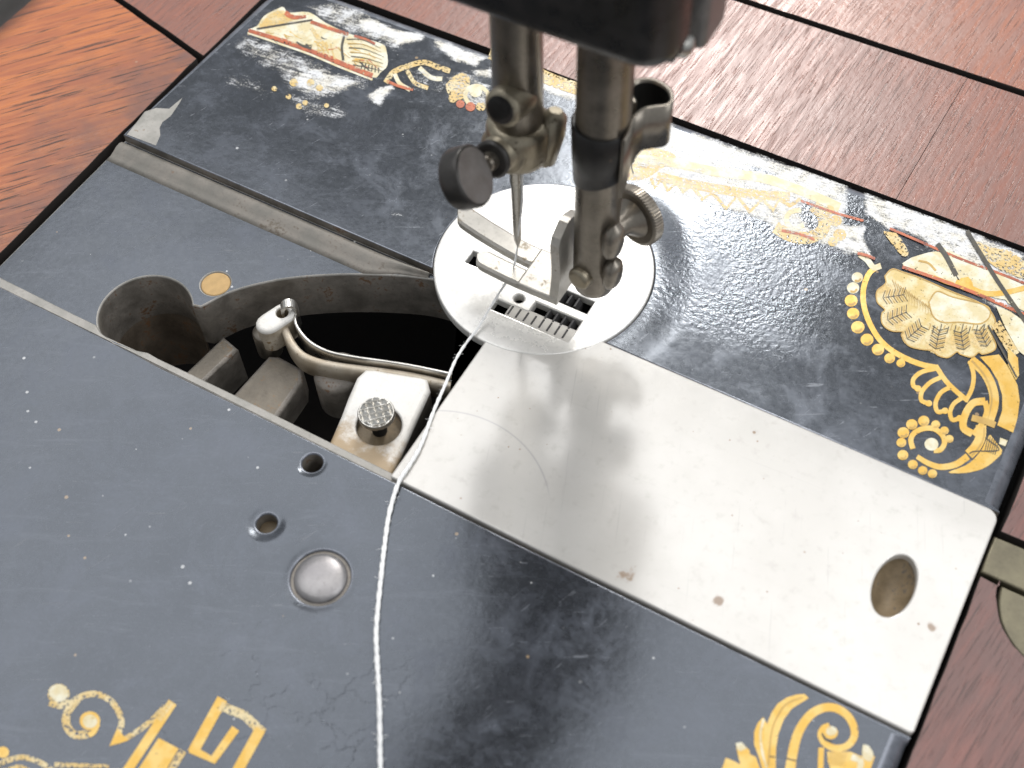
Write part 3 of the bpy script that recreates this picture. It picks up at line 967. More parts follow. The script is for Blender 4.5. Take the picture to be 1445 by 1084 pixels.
nd.build('needle', nbar, label='steel needle raised above its hole')

# ---- presser bar and foot
PB = (105.2, 42.3)
pb = MB('bar')
pb.revolve((PB[0], PB[1], 49), (0, 0, 1), [(0, 4.05), (40, 4.05)], 'bar', 44)
pb.revolve((PB[0] - 0.2, PB[1], 12.4), (0, 0, 1), [(0, 1.5), (0.3, 2.6), (1.2, 3.35), (2.4, 3.55), (9, 3.6), (20, 3.62), (38, 3.62)], 'bar', 44)
pbar = pb.build('presser_bar', mach, label='tarnished round presser bar')
tc = MB('sleeve')
rows = []
for z, r_ in ((39.8, 3.75), (40.0, 4.05), (46.4, 4.45), (50.6, 4.6), (50.9, 4.3)):
    rows.append([(PB[0] - 0.1 + r_ * math.cos(a), PB[1] + r_ * math.sin(a), z + (1.4 * math.cos(a) if z < 45 else 0)) for a in np.linspace(0, 2 * math.pi, 45)[:-1]])
tc.rings(rows, 'sleeve')
tc.build('thread_cutter_sleeve', pbar, label='dark steel sleeve on the presser bar')
tc = MB('bar')
tcp = [(108.2, 46.4), (106.4, 48.4), (106.4, 50.6), (108.4, 51.9), (111.0, 51.4), (112.5, 49.8), (112.5, 48.2), (111.0, 46.9), (109.8, 45.7), (109.2, 43.9), (109.6, 41.8), (109.6, 40.0)]
pth = smooth_path(tcp, 6)
L, R = offset_path(pth, 0.28), offset_path(pth, -0.28)
rows = []
for i in range(len(pth)):
    t = i / (len(pth) - 1)
    ztop = 52.4 - 1.2 * max(0, t - 0.7) / 0.3
    zbot = 44.2 - 5.0 * max(0, t - 0.72) / 0.28
    l, r_ = L[i], R[i]
    rows.append([(l[0], l[1], zbot), (l[0], l[1], ztop), (r_[0], r_[1], ztop), (r_[0], r_[1], zbot)])
tc.rings(rows, 'bar', smooth=True)
L2 = offset_path(pth, -0.34)
tc.rings([[(a[0], a[1], 44.4), (a[0], a[1], 52.0)] for a in L2[2:-20]], 'black', closed=False)  # black sheet painting the shade inside the curl
tc.build('thread_cutter', pbar, label='curled steel thread cutter leaf')

ft = MB('foot')
TH = 1.5
ZF = 9.3


def toe_z(x, x0, tip, rise):
    t = max(0.0, (x0 - x) / (x0 - tip))
    return ZF + rise * t ** 1.6


def toe(y0, y1, x0, tip, rise, nose):
    rows = []
    N = 22
    for k in range(N + 1):
        x = x0 + (tip - x0) * k / N
        q = max(0.0, (x - tip)) / nose
        wd = 1.0 if q >= 1 else math.sqrt(max(0.0, 1 - (1 - q) ** 2))
        wd = max(wd, 0.06)
        c = (y0 + y1) / 2; h = (y1 - y0) / 2 * wd
        z = toe_z(x, x0, tip, rise)
        e = min(0.45, h * 0.5)
        rows.append([(x, c - h, z), (x, c - h, z + TH - 0.35), (x, c - h + e, z + TH), (x, c + h - e, z + TH), (x, c + h, z + TH - 0.35), (x, c + h, z)])
    ft.rings(rows, 'foot', smooth=False)


toe(42.85, 46.9, 92.5, 76.9, 3.8, 1.9)
toe(38.0, 41.6, 92.5, 83.6, 0.9, 1.7)
ft.prism([(92.4, 38.0), (100.2, 38.0), (100.2, 46.9), (92.4, 46.9)], ZF, ZF + TH, 'foot', top_r=0.35, steps=2)
foot = ft.build('presser_foot', pbar, label='raised hinged-looking nickel presser foot with two toes' if False else 'raised nickel presser foot with two toes')
sk = MB('foot', 'steel')
rows = []
for k in range(15):
    t = k / 14
    z = ZF + 0.05 + 17.2 * t
    x = 99.3 + 0.6 * math.sin(math.pi * t)
    hw = 4.3 if t < 0.8 else 4.3 * math.sqrt(max(0.02, 1 - ((t - 0.8) / 0.2) ** 2))
    rows.append([(x - 0.8, 42.4 - hw, z), (x + 0.8, 42.4 - hw, z), (x + 0.8, 42.4 + hw, z), (x - 0.8, 42.4 + hw, z)])
sk.rings(rows, 'foot', smooth=False)
sk.build('foot_shank', pbar, label='upright nickel shank of the presser foot')
fs = MB('clamp')
fs.revolve((104.5, 39.6, 18.6), (-0.2, -0.97, 0.1), [(0, 2.0), (1.6, 2.0), (2.0, 1.75), (2.15, 1.2), (2.1, 0)], 'clamp', 26)
fs.build('shank_pin', pbar)
for (x, y, z, a, c) in ((108.9, 40.2, 28.6, 1.75, 3.9), (109.2, 40.2, 20.8, 1.6, 3.4)):
    fs = MB('steel')
    rows = []
    for k in range(13):
        t = -1 + 2 * k / 12
        rr_ = max(0.03, (1 - abs(t) ** 2.6) ** 0.5)
        rows.append([(x + a * rr_ * math.cos(q_) + 0.25 * t, y + 2.1 * rr_ * math.sin(q_), z + c * t) for q_ in np.linspace(0, 2 * math.pi, 21)[:-1]])
    fs.rings(rows, 'bar')
    fs.build('shank_jaw', pbar)
kn = MB('bar')
KC = Vector((108.3, 48.6, 25.3)); KA = Vector((0.33, 0.93, -0.05)).normalized()
kx = KA.orthogonal().normalized(); ky = KA.cross(kx)
n = 240
rows = []
for t, r_, kn_ in ((0.0, 4.7, 0), (0.2, 5.1, 0), (0.35, 5.25, 1), (1.9, 5.25, 1), (2.1, 5.1, 0), (2.3, 4.6, 0)):
    rows.append([KC + KA * t + (kx * math.cos(2 * math.pi * k / n) + ky * math.sin(2 * math.pi * k / n)) * (r_ + (0.09 * (1 if (k // 2) % 2 else -1) if kn_ else 0)) for k in range(n)])
kn.rings(rows, 'bar', smooth=False)
kn.revolve(KC - KA * 5.5, KA, [(0, 1.9), (3.6, 1.9), (5.55, 3.6)], 'bar', 24)
kn.build('foot_thumb_screw', pbar, label='round knurled thumb screw holding the foot')

# ================================================================== DECALS (thin printed films lying on the bed)
class Decal:
    def __init__(self, ox, oy, sc):
        self.ox, self.oy, self.sc = ox, oy, sc
        self.mb = MB()
        self.z = 0.03

    def P(self, x, y):
        return U(self.ox + x / self.sc, self.oy + y / self.sc, 0.0)

    def poly(self, pts, mat, lift=0, smooth=True):
        p = [self.P(*q) for q in pts]
        if smooth:
            p = p + p[:3]
            p = smooth_path(p, 3)[3:-6]
        self.z += 0.0007
        z = self.z + lift * 0.015
        vs = [Vector((a, b, z)) for a, b in p]
        b = self.mb.add(vs)
        for t in tessellate_polygon([vs]):
            a, c, d = (vs[i] for i in t)
            t = t if (c - a).cross(d - a).z > 0 else t[::-1]
            self.mb.face([b + i for i in t], mat)

    def stroke(self, pts, w, mat, lift=0, taper=None, sub=5, smooth=True):
        p = smooth_path(pts, sub) if smooth and len(pts) > 2 else pts
        n = len(p)
        self.z += 0.0007
        z = self.z + lift * 0.015
        rows = []
        for i in range(n):
            a = np.array(p[max(i - 1, 0)]); c = np.array(p[min(i + 1, n - 1)])
            t = (c - a) / (np.linalg.norm(c - a) + 1e-9)
            f = 1.0
            if taper:
                u = i / (n - 1)
                f = taper[0] + (taper[1] - taper[0]) * u
            ww = w / 2 * f
            rows.append([(*self.P(p[i][0] - t[1] * ww, p[i][1] + t[0] * ww), z), (*self.P(p[i][0] + t[1] * ww, p[i][1] - t[0] * ww), z)])
        b = [self.mb.add(r) for r in rows]
        for i in range(n - 1):
            q = (b[i], b[i] + 1, b[i + 1] + 1, b[i + 1])
            vs = [Vector(self.mb.v[k]) for k in q[:3]]
            if (vs[1] - vs[0]).cross(vs[2] - vs[0]).z < 0:
                q = q[::-1]
            self.mb.face(q, mat)

    def dot(self, x, y, r, mat, lift=0, sq=0.92):
        self.poly([(x + r * math.cos(2 * math.pi * k / 18), y + r * sq * math.sin(2 * math.pi * k / 18)) for k in range(18)], mat, lift, False)

    def bead(self, x, y, r, mat='gold'):
        self.dot(x, y, r, mat)
        self.stroke([(x - r * 0.45, y + r * 0.55), (x + r * 0.2, y + r * 0.62), (x + r * 0.62, y + r * 0.2)], r * 0.35, 'tan_ink', 1)

    def build(self, name, label=None):
        return self.mb.build(name, bed_o, label=label)


def sheet(name, polys, label=None, step=0.38, z=0.02):
    """silvered film: polys = list of (points mm, cover, feather mm); negative cover cuts"""
    allp = np.array([p for q in polys for p in q[0]])
    x0, y0 = allp.min(0) - 1; x1, y1 = allp.max(0) + 1
    nx, ny = int((x1 - x0) / step) + 1, int((y1 - y0) / step) + 1
    X, Y = np.meshgrid(x0 + step * np.arange(nx), y0 + step * np.arange(ny))
    cov = np.zeros_like(X)
    for pts, c, fe in polys:
        p = np.array(pts); n_ = len(p)
        ins = np.zeros(X.shape, bool); dm = np.full(X.shape, 1e9)
        for i in range(n_):
            ax, ay = p[i]; bx, by = p[(i + 1) % n_]
            cond = ((ay > Y) != (by > Y))
            with np.errstate(divide='ignore', invalid='ignore'):
                xi = (bx - ax) * (Y - ay) / (by - ay + 1e-12) + ax
            ins ^= cond & (X < xi)
            tx, ty = bx - ax, by - ay
            t = np.clip(((X - ax) * tx + (Y - ay) * ty) / (tx * tx + ty * ty + 1e-12), 0, 1)
            dm = np.minimum(dm, np.hypot(X - ax - t * tx, Y - ay - t * ty))
        sd = np.where(ins, dm, -dm)
        k = np.clip(0.5 + sd / fe, 0, 1)
        k = k * k * (3 - 2 * k)
        if c >= 0:
            cov = np.maximum(cov, k * c)
        else:
            cov = cov * (1 - k * -c)
    idx = -np.ones(X.shape, int)
    use = cov > 0.02
    cell = use[:-1, :-1] | use[1:, :-1] | use[:-1, 1:] | use[1:, 1:]
    cell &= (Y[:-1, :-1] < YF - 1.2) & (Y[:-1, :-1] > YC + 0.3)
    need = np.zeros(X.shape, bool)
    need[:-1, :-1] |= cell; need[1:, :-1] |= cell; need[:-1, 1:] |= cell; need[1:, 1:] |= cell
    idx[need] = np.arange(need.sum())
    verts = np.c_[X[need], Y[need], np.full(need.sum(), z)] * MM
    J, I = np.nonzero(cell)
    faces = np.c_[idx[J, I], idx[J, I + 1], idx[J + 1, I + 1], idx[J + 1, I]]
    me = bpy.data.meshes.new(name)
    me.from_pydata(verts.tolist(), [], faces.tolist())
    at = me.attributes.new('cover', 'FLOAT', 'POINT')
    at.data.foreach_set('value', cov[need].astype(np.float32))
    me.materials.append(M['silver'])
    me.update()
    return link(name, me, bed_o, label=label)


# --- right-hand ornament: beaded arch, shell, ring and scroll
D = Decal(1180, 320, 2.853)
for a in ((85, 205, 23), (68, 247, 25), (60, 298, 26), (68, 350, 25), (87, 405, 27), (124, 455, 26), (168, 495, 25), (215, 530, 22), (260, 550, 18)):
    D.bead(*a, 'gold' if a[1] > 280 else 'cream')
D.stroke([(170, 160), (135, 185), (113, 235), (108, 290), (118, 345), (140, 400), (175, 455), (225, 500), (290, 535), (350, 557), (408, 568)], 22, 'gold')
D.stroke([(95, 112), (125, 135), (150, 165), (180, 158)], 24, 'cream', 1)
D.stroke([(400, 560), (440, 620), (485, 665), (528, 700)], 20, 'gold')
D.stroke([(520, 705), (545, 655), (553, 600), (538, 540)], 18, 'gold')
for pts in ([(400, 572), (345, 585), (312, 612), (310, 640), (328, 652)], [(425, 605), (378, 628), (345, 665), (343, 700), (372, 712)],
            [(462, 645), (422, 668), (400, 710), (408, 745), (438, 742)], [(505, 690), (472, 715), (458, 750), (468, 778), (496, 772)]):
    D.stroke(pts, 18, 'gold')
    D.dot(*pts[-1], 14, 'gold', 1)
D.stroke([(540, 535), (595, 585), (628, 650), (635, 715), (612, 795)], 38, 'gold')
D.stroke([(545, 540), (592, 592), (619, 650), (625, 712), (602, 790)], 8, 'tan_ink', 1)
D.poly([(578, 525), (655, 515), (700, 575), (730, 640), (738, 700), (730, 770), (712, 830), (648, 800), (668, 740), (668, 680), (650, 620), (620, 570)], 'gold', 0, False)
D.stroke([(600, 703), (550, 712), (518, 760), (512, 810), (548, 835)], 30, 'gold', 1)
D.stroke([(598, 703), (606, 745), (585, 795), (550, 838)], 22, 'gold', 2)
D.stroke([(545, 770), (600, 785), (640, 800)], 26, 'tan_ink', 3)
D.stroke([(583, 800), (580, 850), (560, 890), (533, 918)], 42, 'gold')
D.stroke([(596, 810), (592, 855), (570, 895), (545, 922)], 7, 'tan_ink', 1)
D.stroke([(530, 925), (480, 958), (420, 968), (370, 953), (325, 926)], 24, 'gold', 0, (1.2, 0.8))
D.poly([(620, 838), (668, 900), (640, 940), (590, 975), (520, 992), (450, 990), (520, 962), (560, 930), (590, 890)], 'gold', 0)
for k in range(6):
    D.stroke([(612 + 8 * k, 840 + 6 * k), (598 + 8 * k, 905 + 3 * k)], 3.5, 'ink', 2)
D.stroke([(600, 850), (655, 900), (560, 905), (535, 915)], 5, 'ink', 2)
D.poly([(660, 850), (690, 862), (680, 885), (655, 875)], 'cream', 0, False)
D.stroke([(308, 895), (300, 858), (316, 830), (350, 814), (392, 814), (425, 838), (436, 870), (420, 898), (392, 902)], 21, 'gold')
D.dot(383, 877, 28, 'cream', 1)
for a in ((268, 920, 22), (308, 958, 20), (348, 982, 19), (387, 995, 19), (262, 870, 20), (270, 830, 24), (304, 797, 23), (352, 783, 23), (400, 797, 18), (435, 822, 18), (455, 855, 17)):
    D.bead(*a)
shell = [(195, 200), (225, 172), (270, 185), (330, 205), (400, 235), (470, 265), (560, 300), (610, 330), (640, 380), (625, 425), (642, 480), (630, 502), (590, 515),
         (572, 508), (545, 527), (500, 515), (485, 505), (450, 528), (410, 520), (385, 500), (340, 495), (290, 480), (262, 440), (268, 425), (220, 420), (185, 392), (183, 352),
         (195, 335), (165, 305), (163, 262), (190, 238), (200, 225)]
D.poly(shell, 'shell')
D.stroke(shell + shell[:1], 5, 'tan_ink', 3)
D.stroke([(372, 305), (405, 262), (470, 285), (600, 318), (618, 360), (580, 392), (500, 386), (430, 386), (390, 362), (372, 305)], 5, 'tan_ink', 4)
D.poly([(372, 305), (405, 262), (470, 285), (600, 318), (618, 360), (580, 392), (500, 386), (430, 386), (390, 362)], 'cream', 1)
for (x, y, r_) in ((215, 270, 44), (235, 370, 46), (310, 440, 48), (405, 470, 48), (500, 468, 46), (585, 455, 44)):
    D.dot(x, y, r_, 'gold_worn', 1)
for (a, b, wd) in (((275, 275), (172, 290), 30), ((285, 345), (192, 382), 30), ((345, 400), (275, 462), 32), ((415, 415), (398, 508), 32), ((500, 425), (515, 510), 30), ((575, 415), (612, 495), 26)):
    a = np.array(a, float); b = np.array(b, float); d = (b - a) / np.linalg.norm(b - a); nn = np.array((-d[1], d[0]))
    D.stroke([tuple(a), tuple(a + (b - a) * 0.8)], 4, 'ink', 2)
    for k in range(9):
        q = a + (b - a) * (0.05 + 0.10 * k)
        for sg in (1, -1):
            D.stroke([tuple(q), tuple(q + nn * sg * wd * 0.95 - d * 14)], 3.0, 'tan_ink' if k % 2 else 'ink', 2)
for k in range(17):
    x = 380 + 14.5 * k
    D.stroke([(x, 394 + (k % 3) * 5), (x - 8, 418 + (k % 2) * 14)], 3.4, 'ink' if k % 2 else 'tan_ink', 2)
for k in range(14):
    D.stroke([(225 + 11 * k, 215 + 8 * k), (238 + 11 * k, 250 + 7 * k), (236 + 11 * k, 285 + 6 * k)], 2.6, 'tan_ink', 2, (1, 0.3))
D.poly([(265, 150), (300, 128), (400, 102), (440, 130), (480, 200), (490, 240), (400, 215), (300, 180)], 'cream')
D.stroke([(330, 140), (370, 150), (400, 180)], 9, 'tan_ink', 2)
D.stroke([(390, 205), (440, 225), (470, 235)], 16, 'gold', 2)
D.poly([(430, 85), (520, 130), (600, 170), (700, 300), (640, 290), (500, 225), (450, 140)], 'cream', 0, False)
D.poly([(600, 170), (760, 240), (760, 345), (690, 310)], 'cream', 0, False)
D.stroke([(480, 225), (540, 250), (600, 272), (680, 268), (775, 245)], 22, 'gold', 2)
D.poly([(500, 210), (530, 205), (550, 240), (530, 262), (490, 245)], 'gold', 3)
D.stroke([(265, 165), (370, 200), (480, 240), (570, 275), (650, 310), (775, 365)], 13, 'red', 3)
D.stroke([(215, 10), (330, 60), (480, 125), (640, 185), (775, 238)], 10, 'red', 3)
D.stroke([(85, 110), (120, 118), (155, 133)], 11, 'red', 3)
D.stroke([(640, 390), (680, 455), (718, 520)], 40, 'gold_worn', 0)
D.poly([(690, 490), (730, 530), (735, 600), (722, 620), (690, 560)], 'gold', 1, False)
D.poly([(640, 318), (700, 345), (780, 400), (780, 540), (730, 500), (680, 410)], 'cream', 0, False)
D.stroke([(405, 72), (440, 120), (482, 200)], 20, 'ink', 4)
D.stroke([(525, 20), (570, 95), (650, 225), (770, 400)], 17, 'ink', 4)
D.stroke([(610, 400), (660, 490), (725, 610)], 7, 'ink', 4)
D.poly([(560, 60), (640, 90), (700, 100), (770, 160), (770, 215), (640, 165), (585, 110)], 'gold_worn', 0)
D.poly([(190, 20), (240, 28), (290, 105), (265, 120), (215, 60)], 'gold_worn', 0)
D.build('decal', 'gold shell and beaded scroll decal')

# --- worn strip along the end of the bed
D = Decal(880, 140, 2.5575)
D.poly([(0, 180), (80, 170), (190, 205), (120, 262), (60, 292), (-40, 280), (-60, 210)], 'gold_worn')
D.stroke([(20, 215), (180, 230), (330, 262), (500, 285), (650, 335), (780, 392)], 34, 'cream', 1)
D.stroke([(100, 285), (112, 322), (138, 288), (160, 332), (190, 300), (215, 335), (245, 312), (285, 362), (320, 338), (370, 395), (410, 350), (455, 407), (500, 362), (540, 402), (560, 362), (600, 385), (640, 360)], 15, 'gold_worn', 1, smooth=False)
D.stroke([(120, 280), (300, 318), (480, 345), (600, 352)], 34, 'gold_worn', 0)
D.stroke([(548, 462), (600, 492), (670, 500), (720, 470), (718, 420), (685, 385)], 44, 'gold_worn', 1)
D.stroke([(650, 455), (610, 468), (588, 440), (600, 410), (640, 400)], 18, 'cream', 2)
for q in ((735, 440, 22), (742, 400, 18), (712, 488, 20), (765, 440, 22), (780, 490, 24), (755, 515, 18)):
    D.dot(*q, 'gold_worn', 1)
D.stroke([(570, 475), (640, 490), (690, 508)], 10, 'red', 3)
D.stroke([(640, 368), (760, 410), (865, 440)], 9, 'red', 3)
D.stroke([(30, 200), (28, 240), (35, 270)], 5, 'ink', 3)
D.dot(28, 222, 12, 'ink', 3)
D.stroke([(0, 270), (20, 276)], 12, 'red', 3)
D.build('decal', 'worn gold tooth edged border decal')
Q = lambda pts: [D.P(*p) for p in pts]
sheet('decal_film', [
    (Q([(150, 75), (400, 165), (700, 265), (880, 330), (1150, 430), (1300, 490), (1460, 560), (1460, 800), (1330, 760), (1180, 640), (1080, 520), (980, 470), (900, 590), (800, 560),
        (700, 528), (560, 488), (500, 446), (380, 408), (280, 378), (160, 348), (80, 315), (-60, 290), (-200, 240), (-180, 100), (0, 60)]), 0.74, 3.5),
    (Q([(190, 100), (240, 110), (235, 185), (205, 180)]), -0.8, 2.0),
    (Q([(330, 225), (470, 245), (560, 275), (400, 245)]), -0.6, 1.2),
    (Q([(640, 365), (740, 395), (700, 500), (650, 440)]), -0.45, 3.0),
    (Q([(815, 320), (860, 335), (870, 450), (800, 450)]), -0.85, 2.5),
    (Q([(885, 425), (950, 470), (1010, 590), (960, 600), (900, 560), (870, 500)]), -1.0, 1.5),
    (Q([(330, 430), (420, 420), (520, 480), (600, 520), (760, 560), (700, 600), (560, 570), (420, 500)]), 0.25, 6),
], 'silvered white remains of the border decal')
sheet('decal_film', [
    (Q([(-60, 180), (180, 200), (400, 260), (700, 340), (860, 440), (760, 540), (560, 490), (380, 400), (100, 320), (-60, 280)]), 0.46, 4.0),
    (Q([(900, 440), (1150, 430), (1460, 560), (1460, 780), (1330, 760), (1150, 640), (1000, 600)]), 0.40, 4.0),
], 'white rubbed haze over the border decal', z=0.16)
# --- upper left ornament: feathered wing, mostly rubbed away
D = Decal(340, 0, 4.014)
D.poly([(40, 168), (90, 150), (130, 92), (200, 55), (240, 40), (272, 72), (385, 70), (480, 130), (610, 190), (690, 215), (800, 250), (825, 290), (830, 370), (790, 412), (742, 440), (560, 352), (390, 282), (200, 218), (90, 195)], 'cream')
D.stroke([(38, 186), (200, 242), (390, 308), (560, 380), (745, 452)], 12, 'cream', 0)
rr_ = random.Random(3)
for k in range(46):
    t = rr_.random(); x = 90 + 640 * t; y0_ = 150 + 200 * t + rr_.uniform(-55, 45)
    a_ = rr_.uniform(-0.2, 1.0); l_ = rr_.uniform(25, 70)
    D.stroke([(x, y0_), (x + l_ * 0.5, y0_ + l_ * 0.5 * a_ + 4), (x + l_, y0_ + l_ * a_)], rr_.uniform(4, 13), rr_.choice(['tan_ink', 'gold_worn', 'gold', 'cream', 'ink', 'red']), 1, (1, 0.3))
D.poly([(95, 165), (150, 90), (240, 60), (300, 110), (220, 140)], 'gold_worn', 1)
D.stroke([(45, 175), (200, 222), (390, 288), (560, 358), (745, 432)], 30, 'red', 2, (0.7, 1.0))
D.stroke([(250, 75), (300, 100), (370, 96)], 32, 'red', 2, (1.0, 0.5))
D.stroke([(395, 125), (500, 162), (608, 196)], 20, 'red', 2)
D.stroke([(640, 205), (700, 222), (760, 250)], 14, 'red', 2)
D.stroke([(400, 160), (440, 220), (490, 270)], 22, 'gold_worn', 2)
D.stroke([(90, 166), (250, 140), (405, 115)], 10, 'ink', 3)
D.stroke([(585, 205), (572, 270), (580, 345)], 14, 'ink', 3)
D.stroke([(315, 240), (350, 262), (400, 275)], 20, 'ink', 3, (0.4, 1))
for k in range(7):
    D.stroke([(600 + 6 * k, 225 + 24 * k), (690 + 4 * k, 228 + 26 * k), (790 + 4 * k, 275 + 22 * k)], 6, 'tan_ink' if k % 2 else 'ink', 3, (1, 0.3))
for k in range(6):
    D.stroke([(690 + 18 * k, 355 + 6 * k), (680 + 20 * k, 395 + 4 * k)], 6, 'ink', 3)
for k in range(4):
    D.stroke([(430 + 26 * k, 215 + 12 * k), (440 + 30 * k, 300 + 12 * k)], 8, 'gold_worn', 3)
D.stroke([(820, 470), (865, 410), (950, 375), (1035, 355), (1110, 380), (1185, 405)], 30, 'gold_worn')
D.stroke([(870, 420), (900, 475), (960, 512)], 24, 'cream')
D.stroke([(940, 400), (985, 470), (1060, 502)], 24, 'gold_worn')
D.stroke([(1010, 385), (1075, 440), (1140, 450)], 26, 'cream')
D.stroke([(828, 462), (900, 492), (975, 510)], 16, 'red', 2)
D.poly([(1160, 480), (1200, 440), (1255, 415), (1298, 450), (1275, 540), (1230, 570), (1180, 545)], 'gold_worn')
D.stroke([(1395, 612), (1402, 540), (1355, 492), (1295, 500), (1270, 545), (1290, 590)], 24, 'cream', 1)
D.dot(1330, 520, 36, 'cream', 1)
for x, y, r_, c in ((1200, 562, 24, 'gold_worn'), (1243, 592, 24, 'red'), (1300, 607, 28, 'red'), (1360, 605, 28, 'gold_worn')):
    D.dot(x, y, r_, c, 1)
for x, y, r_ in ((270, 550, 16), (330, 605, 18), (365, 585, 16), (395, 470, 22), (445, 500, 20), (485, 600, 14), (190, 505, 16), (300, 470, 24)):
    D.dot(x, y, r_, 'gold_worn', 1)
D.stroke([(1410, 300), (1600, 380), (1800, 470), (2100, 560)], 70, 'gold_worn', 0)
D.build('decal', 'cream and red feathered wing decal half rubbed away')
Q = lambda pts: [D.P(*p) for p in pts]
sheet('decal_film', [
    (Q([(340, 30), (560, -5), (720, 60), (860, 140), (1060, 185), (1040, 245), (870, 295), (780, 260), (600, 190), (420, 110)]), 0.62, 5.0),
    (Q([(640, 100), (760, 100), (860, 155), (1050, 195), (1030, 235), (870, 270), (830, 220), (680, 180)]), 0.86, 3.5),
    (Q([(1080, 205), (1200, 245), (1400, 325), (1330, 390), (1200, 350), (1090, 260)]), 0.82, 3.5),
    (Q([(1290, 395), (1440, 375), (1460, 450), (1320, 445)]), 0.75, 3.0),
    (Q([(0, 160), (200, 240), (380, 300), (560, 385), (770, 450), (720, 515), (560, 550), (440, 590), (260, 530), (200, 430), (40, 350), (-60, 280)]), 0.58, 6.0),
    (Q([(250, 420), (420, 360), (600, 420), (740, 465), (600, 530), (420, 560), (280, 500)]), 0.72, 5.0),
    (Q([(-100, 400), (60, 420), (230, 500), (180, 570), (0, 540), (-120, 500)]), 0.50, 6.0),
    (Q([(210, 480), (420, 560), (560, 590), (650, 640), (580, 690), (360, 670), (240, 570)]), 0.52, 4.0),
    (Q([(700, 540), (780, 490), (870, 470), (880, 500), (820, 560), (790, 605), (740, 590)]), 0.78, 2.5),
    (Q([(1150, 430), (1260, 395), (1420, 480), (1420, 630), (1180, 580)]), 0.62, 3.0),
    (Q([(1430, 300), (1600, 350), (2100, 520), (2100, 640), (1800, 560), (1430, 420)]), 0.80, 4.0),
    (Q([(840, 1160), (960, 1200), (940, 1260), (820, 1230)]), 0.50, 4.0),
], 'silvered speckled remains of the wing decal')
sheet('decal_film', [
    (Q([(40, 60), (240, 20), (480, 120), (800, 240), (840, 380), (740, 450), (400, 300), (60, 200)]), 0.36, 3.0),
    (Q([(820, 380), (1030, 340), (1200, 400), (1420, 480), (1420, 630), (1150, 560), (950, 520)]), 0.42, 3.0),
], 'white rubbed haze over the wing decal', z=0.16)
# --- lettering scroll at the lower left
D = Decal(0, 920, 3.4405)
D.dot(285, 205, 54, 'gold_worn'); D.dot(285, 200, 46, 'cream', 1)
D.stroke([(240, 245), (290, 262), (350, 245), (400, 215), (470, 205), (540, 240), (580, 300), (590, 350), (572, 405)], 32, 'gold_worn', 0, (1.0, 0.9))
D.stroke([(375, 230), (330, 290), (322, 350), (360, 402), (425, 400)], 40, 'gold_worn')
D.dot(437, 335, 50, 'gold', 1); D.dot(437, 338, 36, 'cream', 2)
D.stroke([(430, 405), (455, 390), (475, 350)], 26, 'gold', 1)
D.poly([(570, 370), (598, 405), (625, 430), (532, 458)], 'gold', 1, False)
D.stroke([(560, 440), (620, 415), (690, 370), (750, 320), (800, 265)], 26, 'gold_worn')
D.stroke([(838, 245), (600, 605)], 46, 'gold', 1)
D.stroke([(770, 330), (830, 245)], 30, 'gold_worn', 2)
D.poly([(770, 418), (868, 470), (780, 620), (640, 620)], 'gold', 0, False)
D.stroke([(890, 480), (810, 610)], 34, 'gold_worn')
D.stroke([(1080, 228), (935, 490)], 52, 'gold')
D.stroke([(1070, 262), (1190, 310), (1278, 395)], 46, 'gold_worn', smooth=False)
D.stroke([(1265, 375), (1130, 620)], 52, 'gold')
D.stroke([(1145, 372), (1035, 525), (925, 470)], 42, 'gold', 1, smooth=False)
D.dot(15, 488, 30, 'gold')
D.stroke([(-40, 560), (30, 530), (110, 512), (190, 535), (250, 575), (300, 640)], 26, 'gold_worn')
D.stroke([(265, 548), (400, 552), (530, 556)], 24, 'gold_worn', 0, (1, 0.7))
D.poly([(-40, 590), (80, 548), (160, 575), (220, 640), (-40, 660)], 'gold_worn')
D.poly([(300, 575), (590, 570), (560, 640), (330, 640)], 'gold_worn', 0, False)
D.build('decal', 'worn gold scroll and lettering decal by the bed pin')
# --- leaf and volute at the lower right
D = Decal(980, 940, 4.516)
D.poly([(700, 178), (728, 205), (690, 228), (620, 272), (570, 340), (535, 430), (520, 520), (515, 720), (450, 720), (410, 580), (380, 500), (380, 420), (402, 365), (438, 325), (462, 370), (490, 300), (530, 240), (590, 200), (650, 182)], 'gold', 0, False)
D.stroke([(690, 200), (590, 240), (530, 320), (490, 430), (470, 640)], 12, 'tan_ink', 1)
D.stroke([(440, 340), (420, 430), (430, 540), (460, 650)], 14, 'cream', 1)
D.poly([(262, 492), (300, 485), (352, 540), (352, 562), (392, 580), (440, 720), (150, 720), (200, 585), (250, 605), (292, 628), (275, 560)], 'gold', 0, False)
D.poly([(262, 492), (300, 485), (335, 525), (290, 545), (272, 530)], 'cream', 1, False)
D.stroke([(598, 730), (612, 640), (625, 560), (650, 455), (690, 372), (750, 302), (830, 265), (910, 272), (980, 322), (1018, 400), (1010, 468), (960, 515), (890, 522), (830, 492), (803, 440), (820, 395), (860, 378)], 46, 'gold', 0, (1.45, 0.75), 6)
D.dot(868, 425, 46, 'gold', 1); D.dot(872, 415, 34, 'cream', 2)
D.stroke([(812, 430), (835, 470), (875, 485)], 11, 'ink', 3)
D.poly([(845, 545), (990, 545), (1060, 575), (1150, 575), (1100, 720), (890, 720), (850, 610)], 'gold', 0, False)
for k in range(8):
    D.stroke([(860, 552 + 11 * k), (980 - 4 * k, 552 + 11 * k)], 4, 'tan_ink', 1)
D.stroke([(808, 520), (800, 730)], 36, 'gold')
D.stroke([(1000, 580), (1060, 610), (1040, 690)], 40, 'cream', 1)
D.poly([(1075, 500), (1105, 505), (1140, 560), (1120, 610), (1070, 580)], 'cream', 1)
D.stroke([(480, 578), (515, 580)], 8, 'ink', 2)
D.stroke([(585, 590), (650, 605)], 8, 'ink', 2)
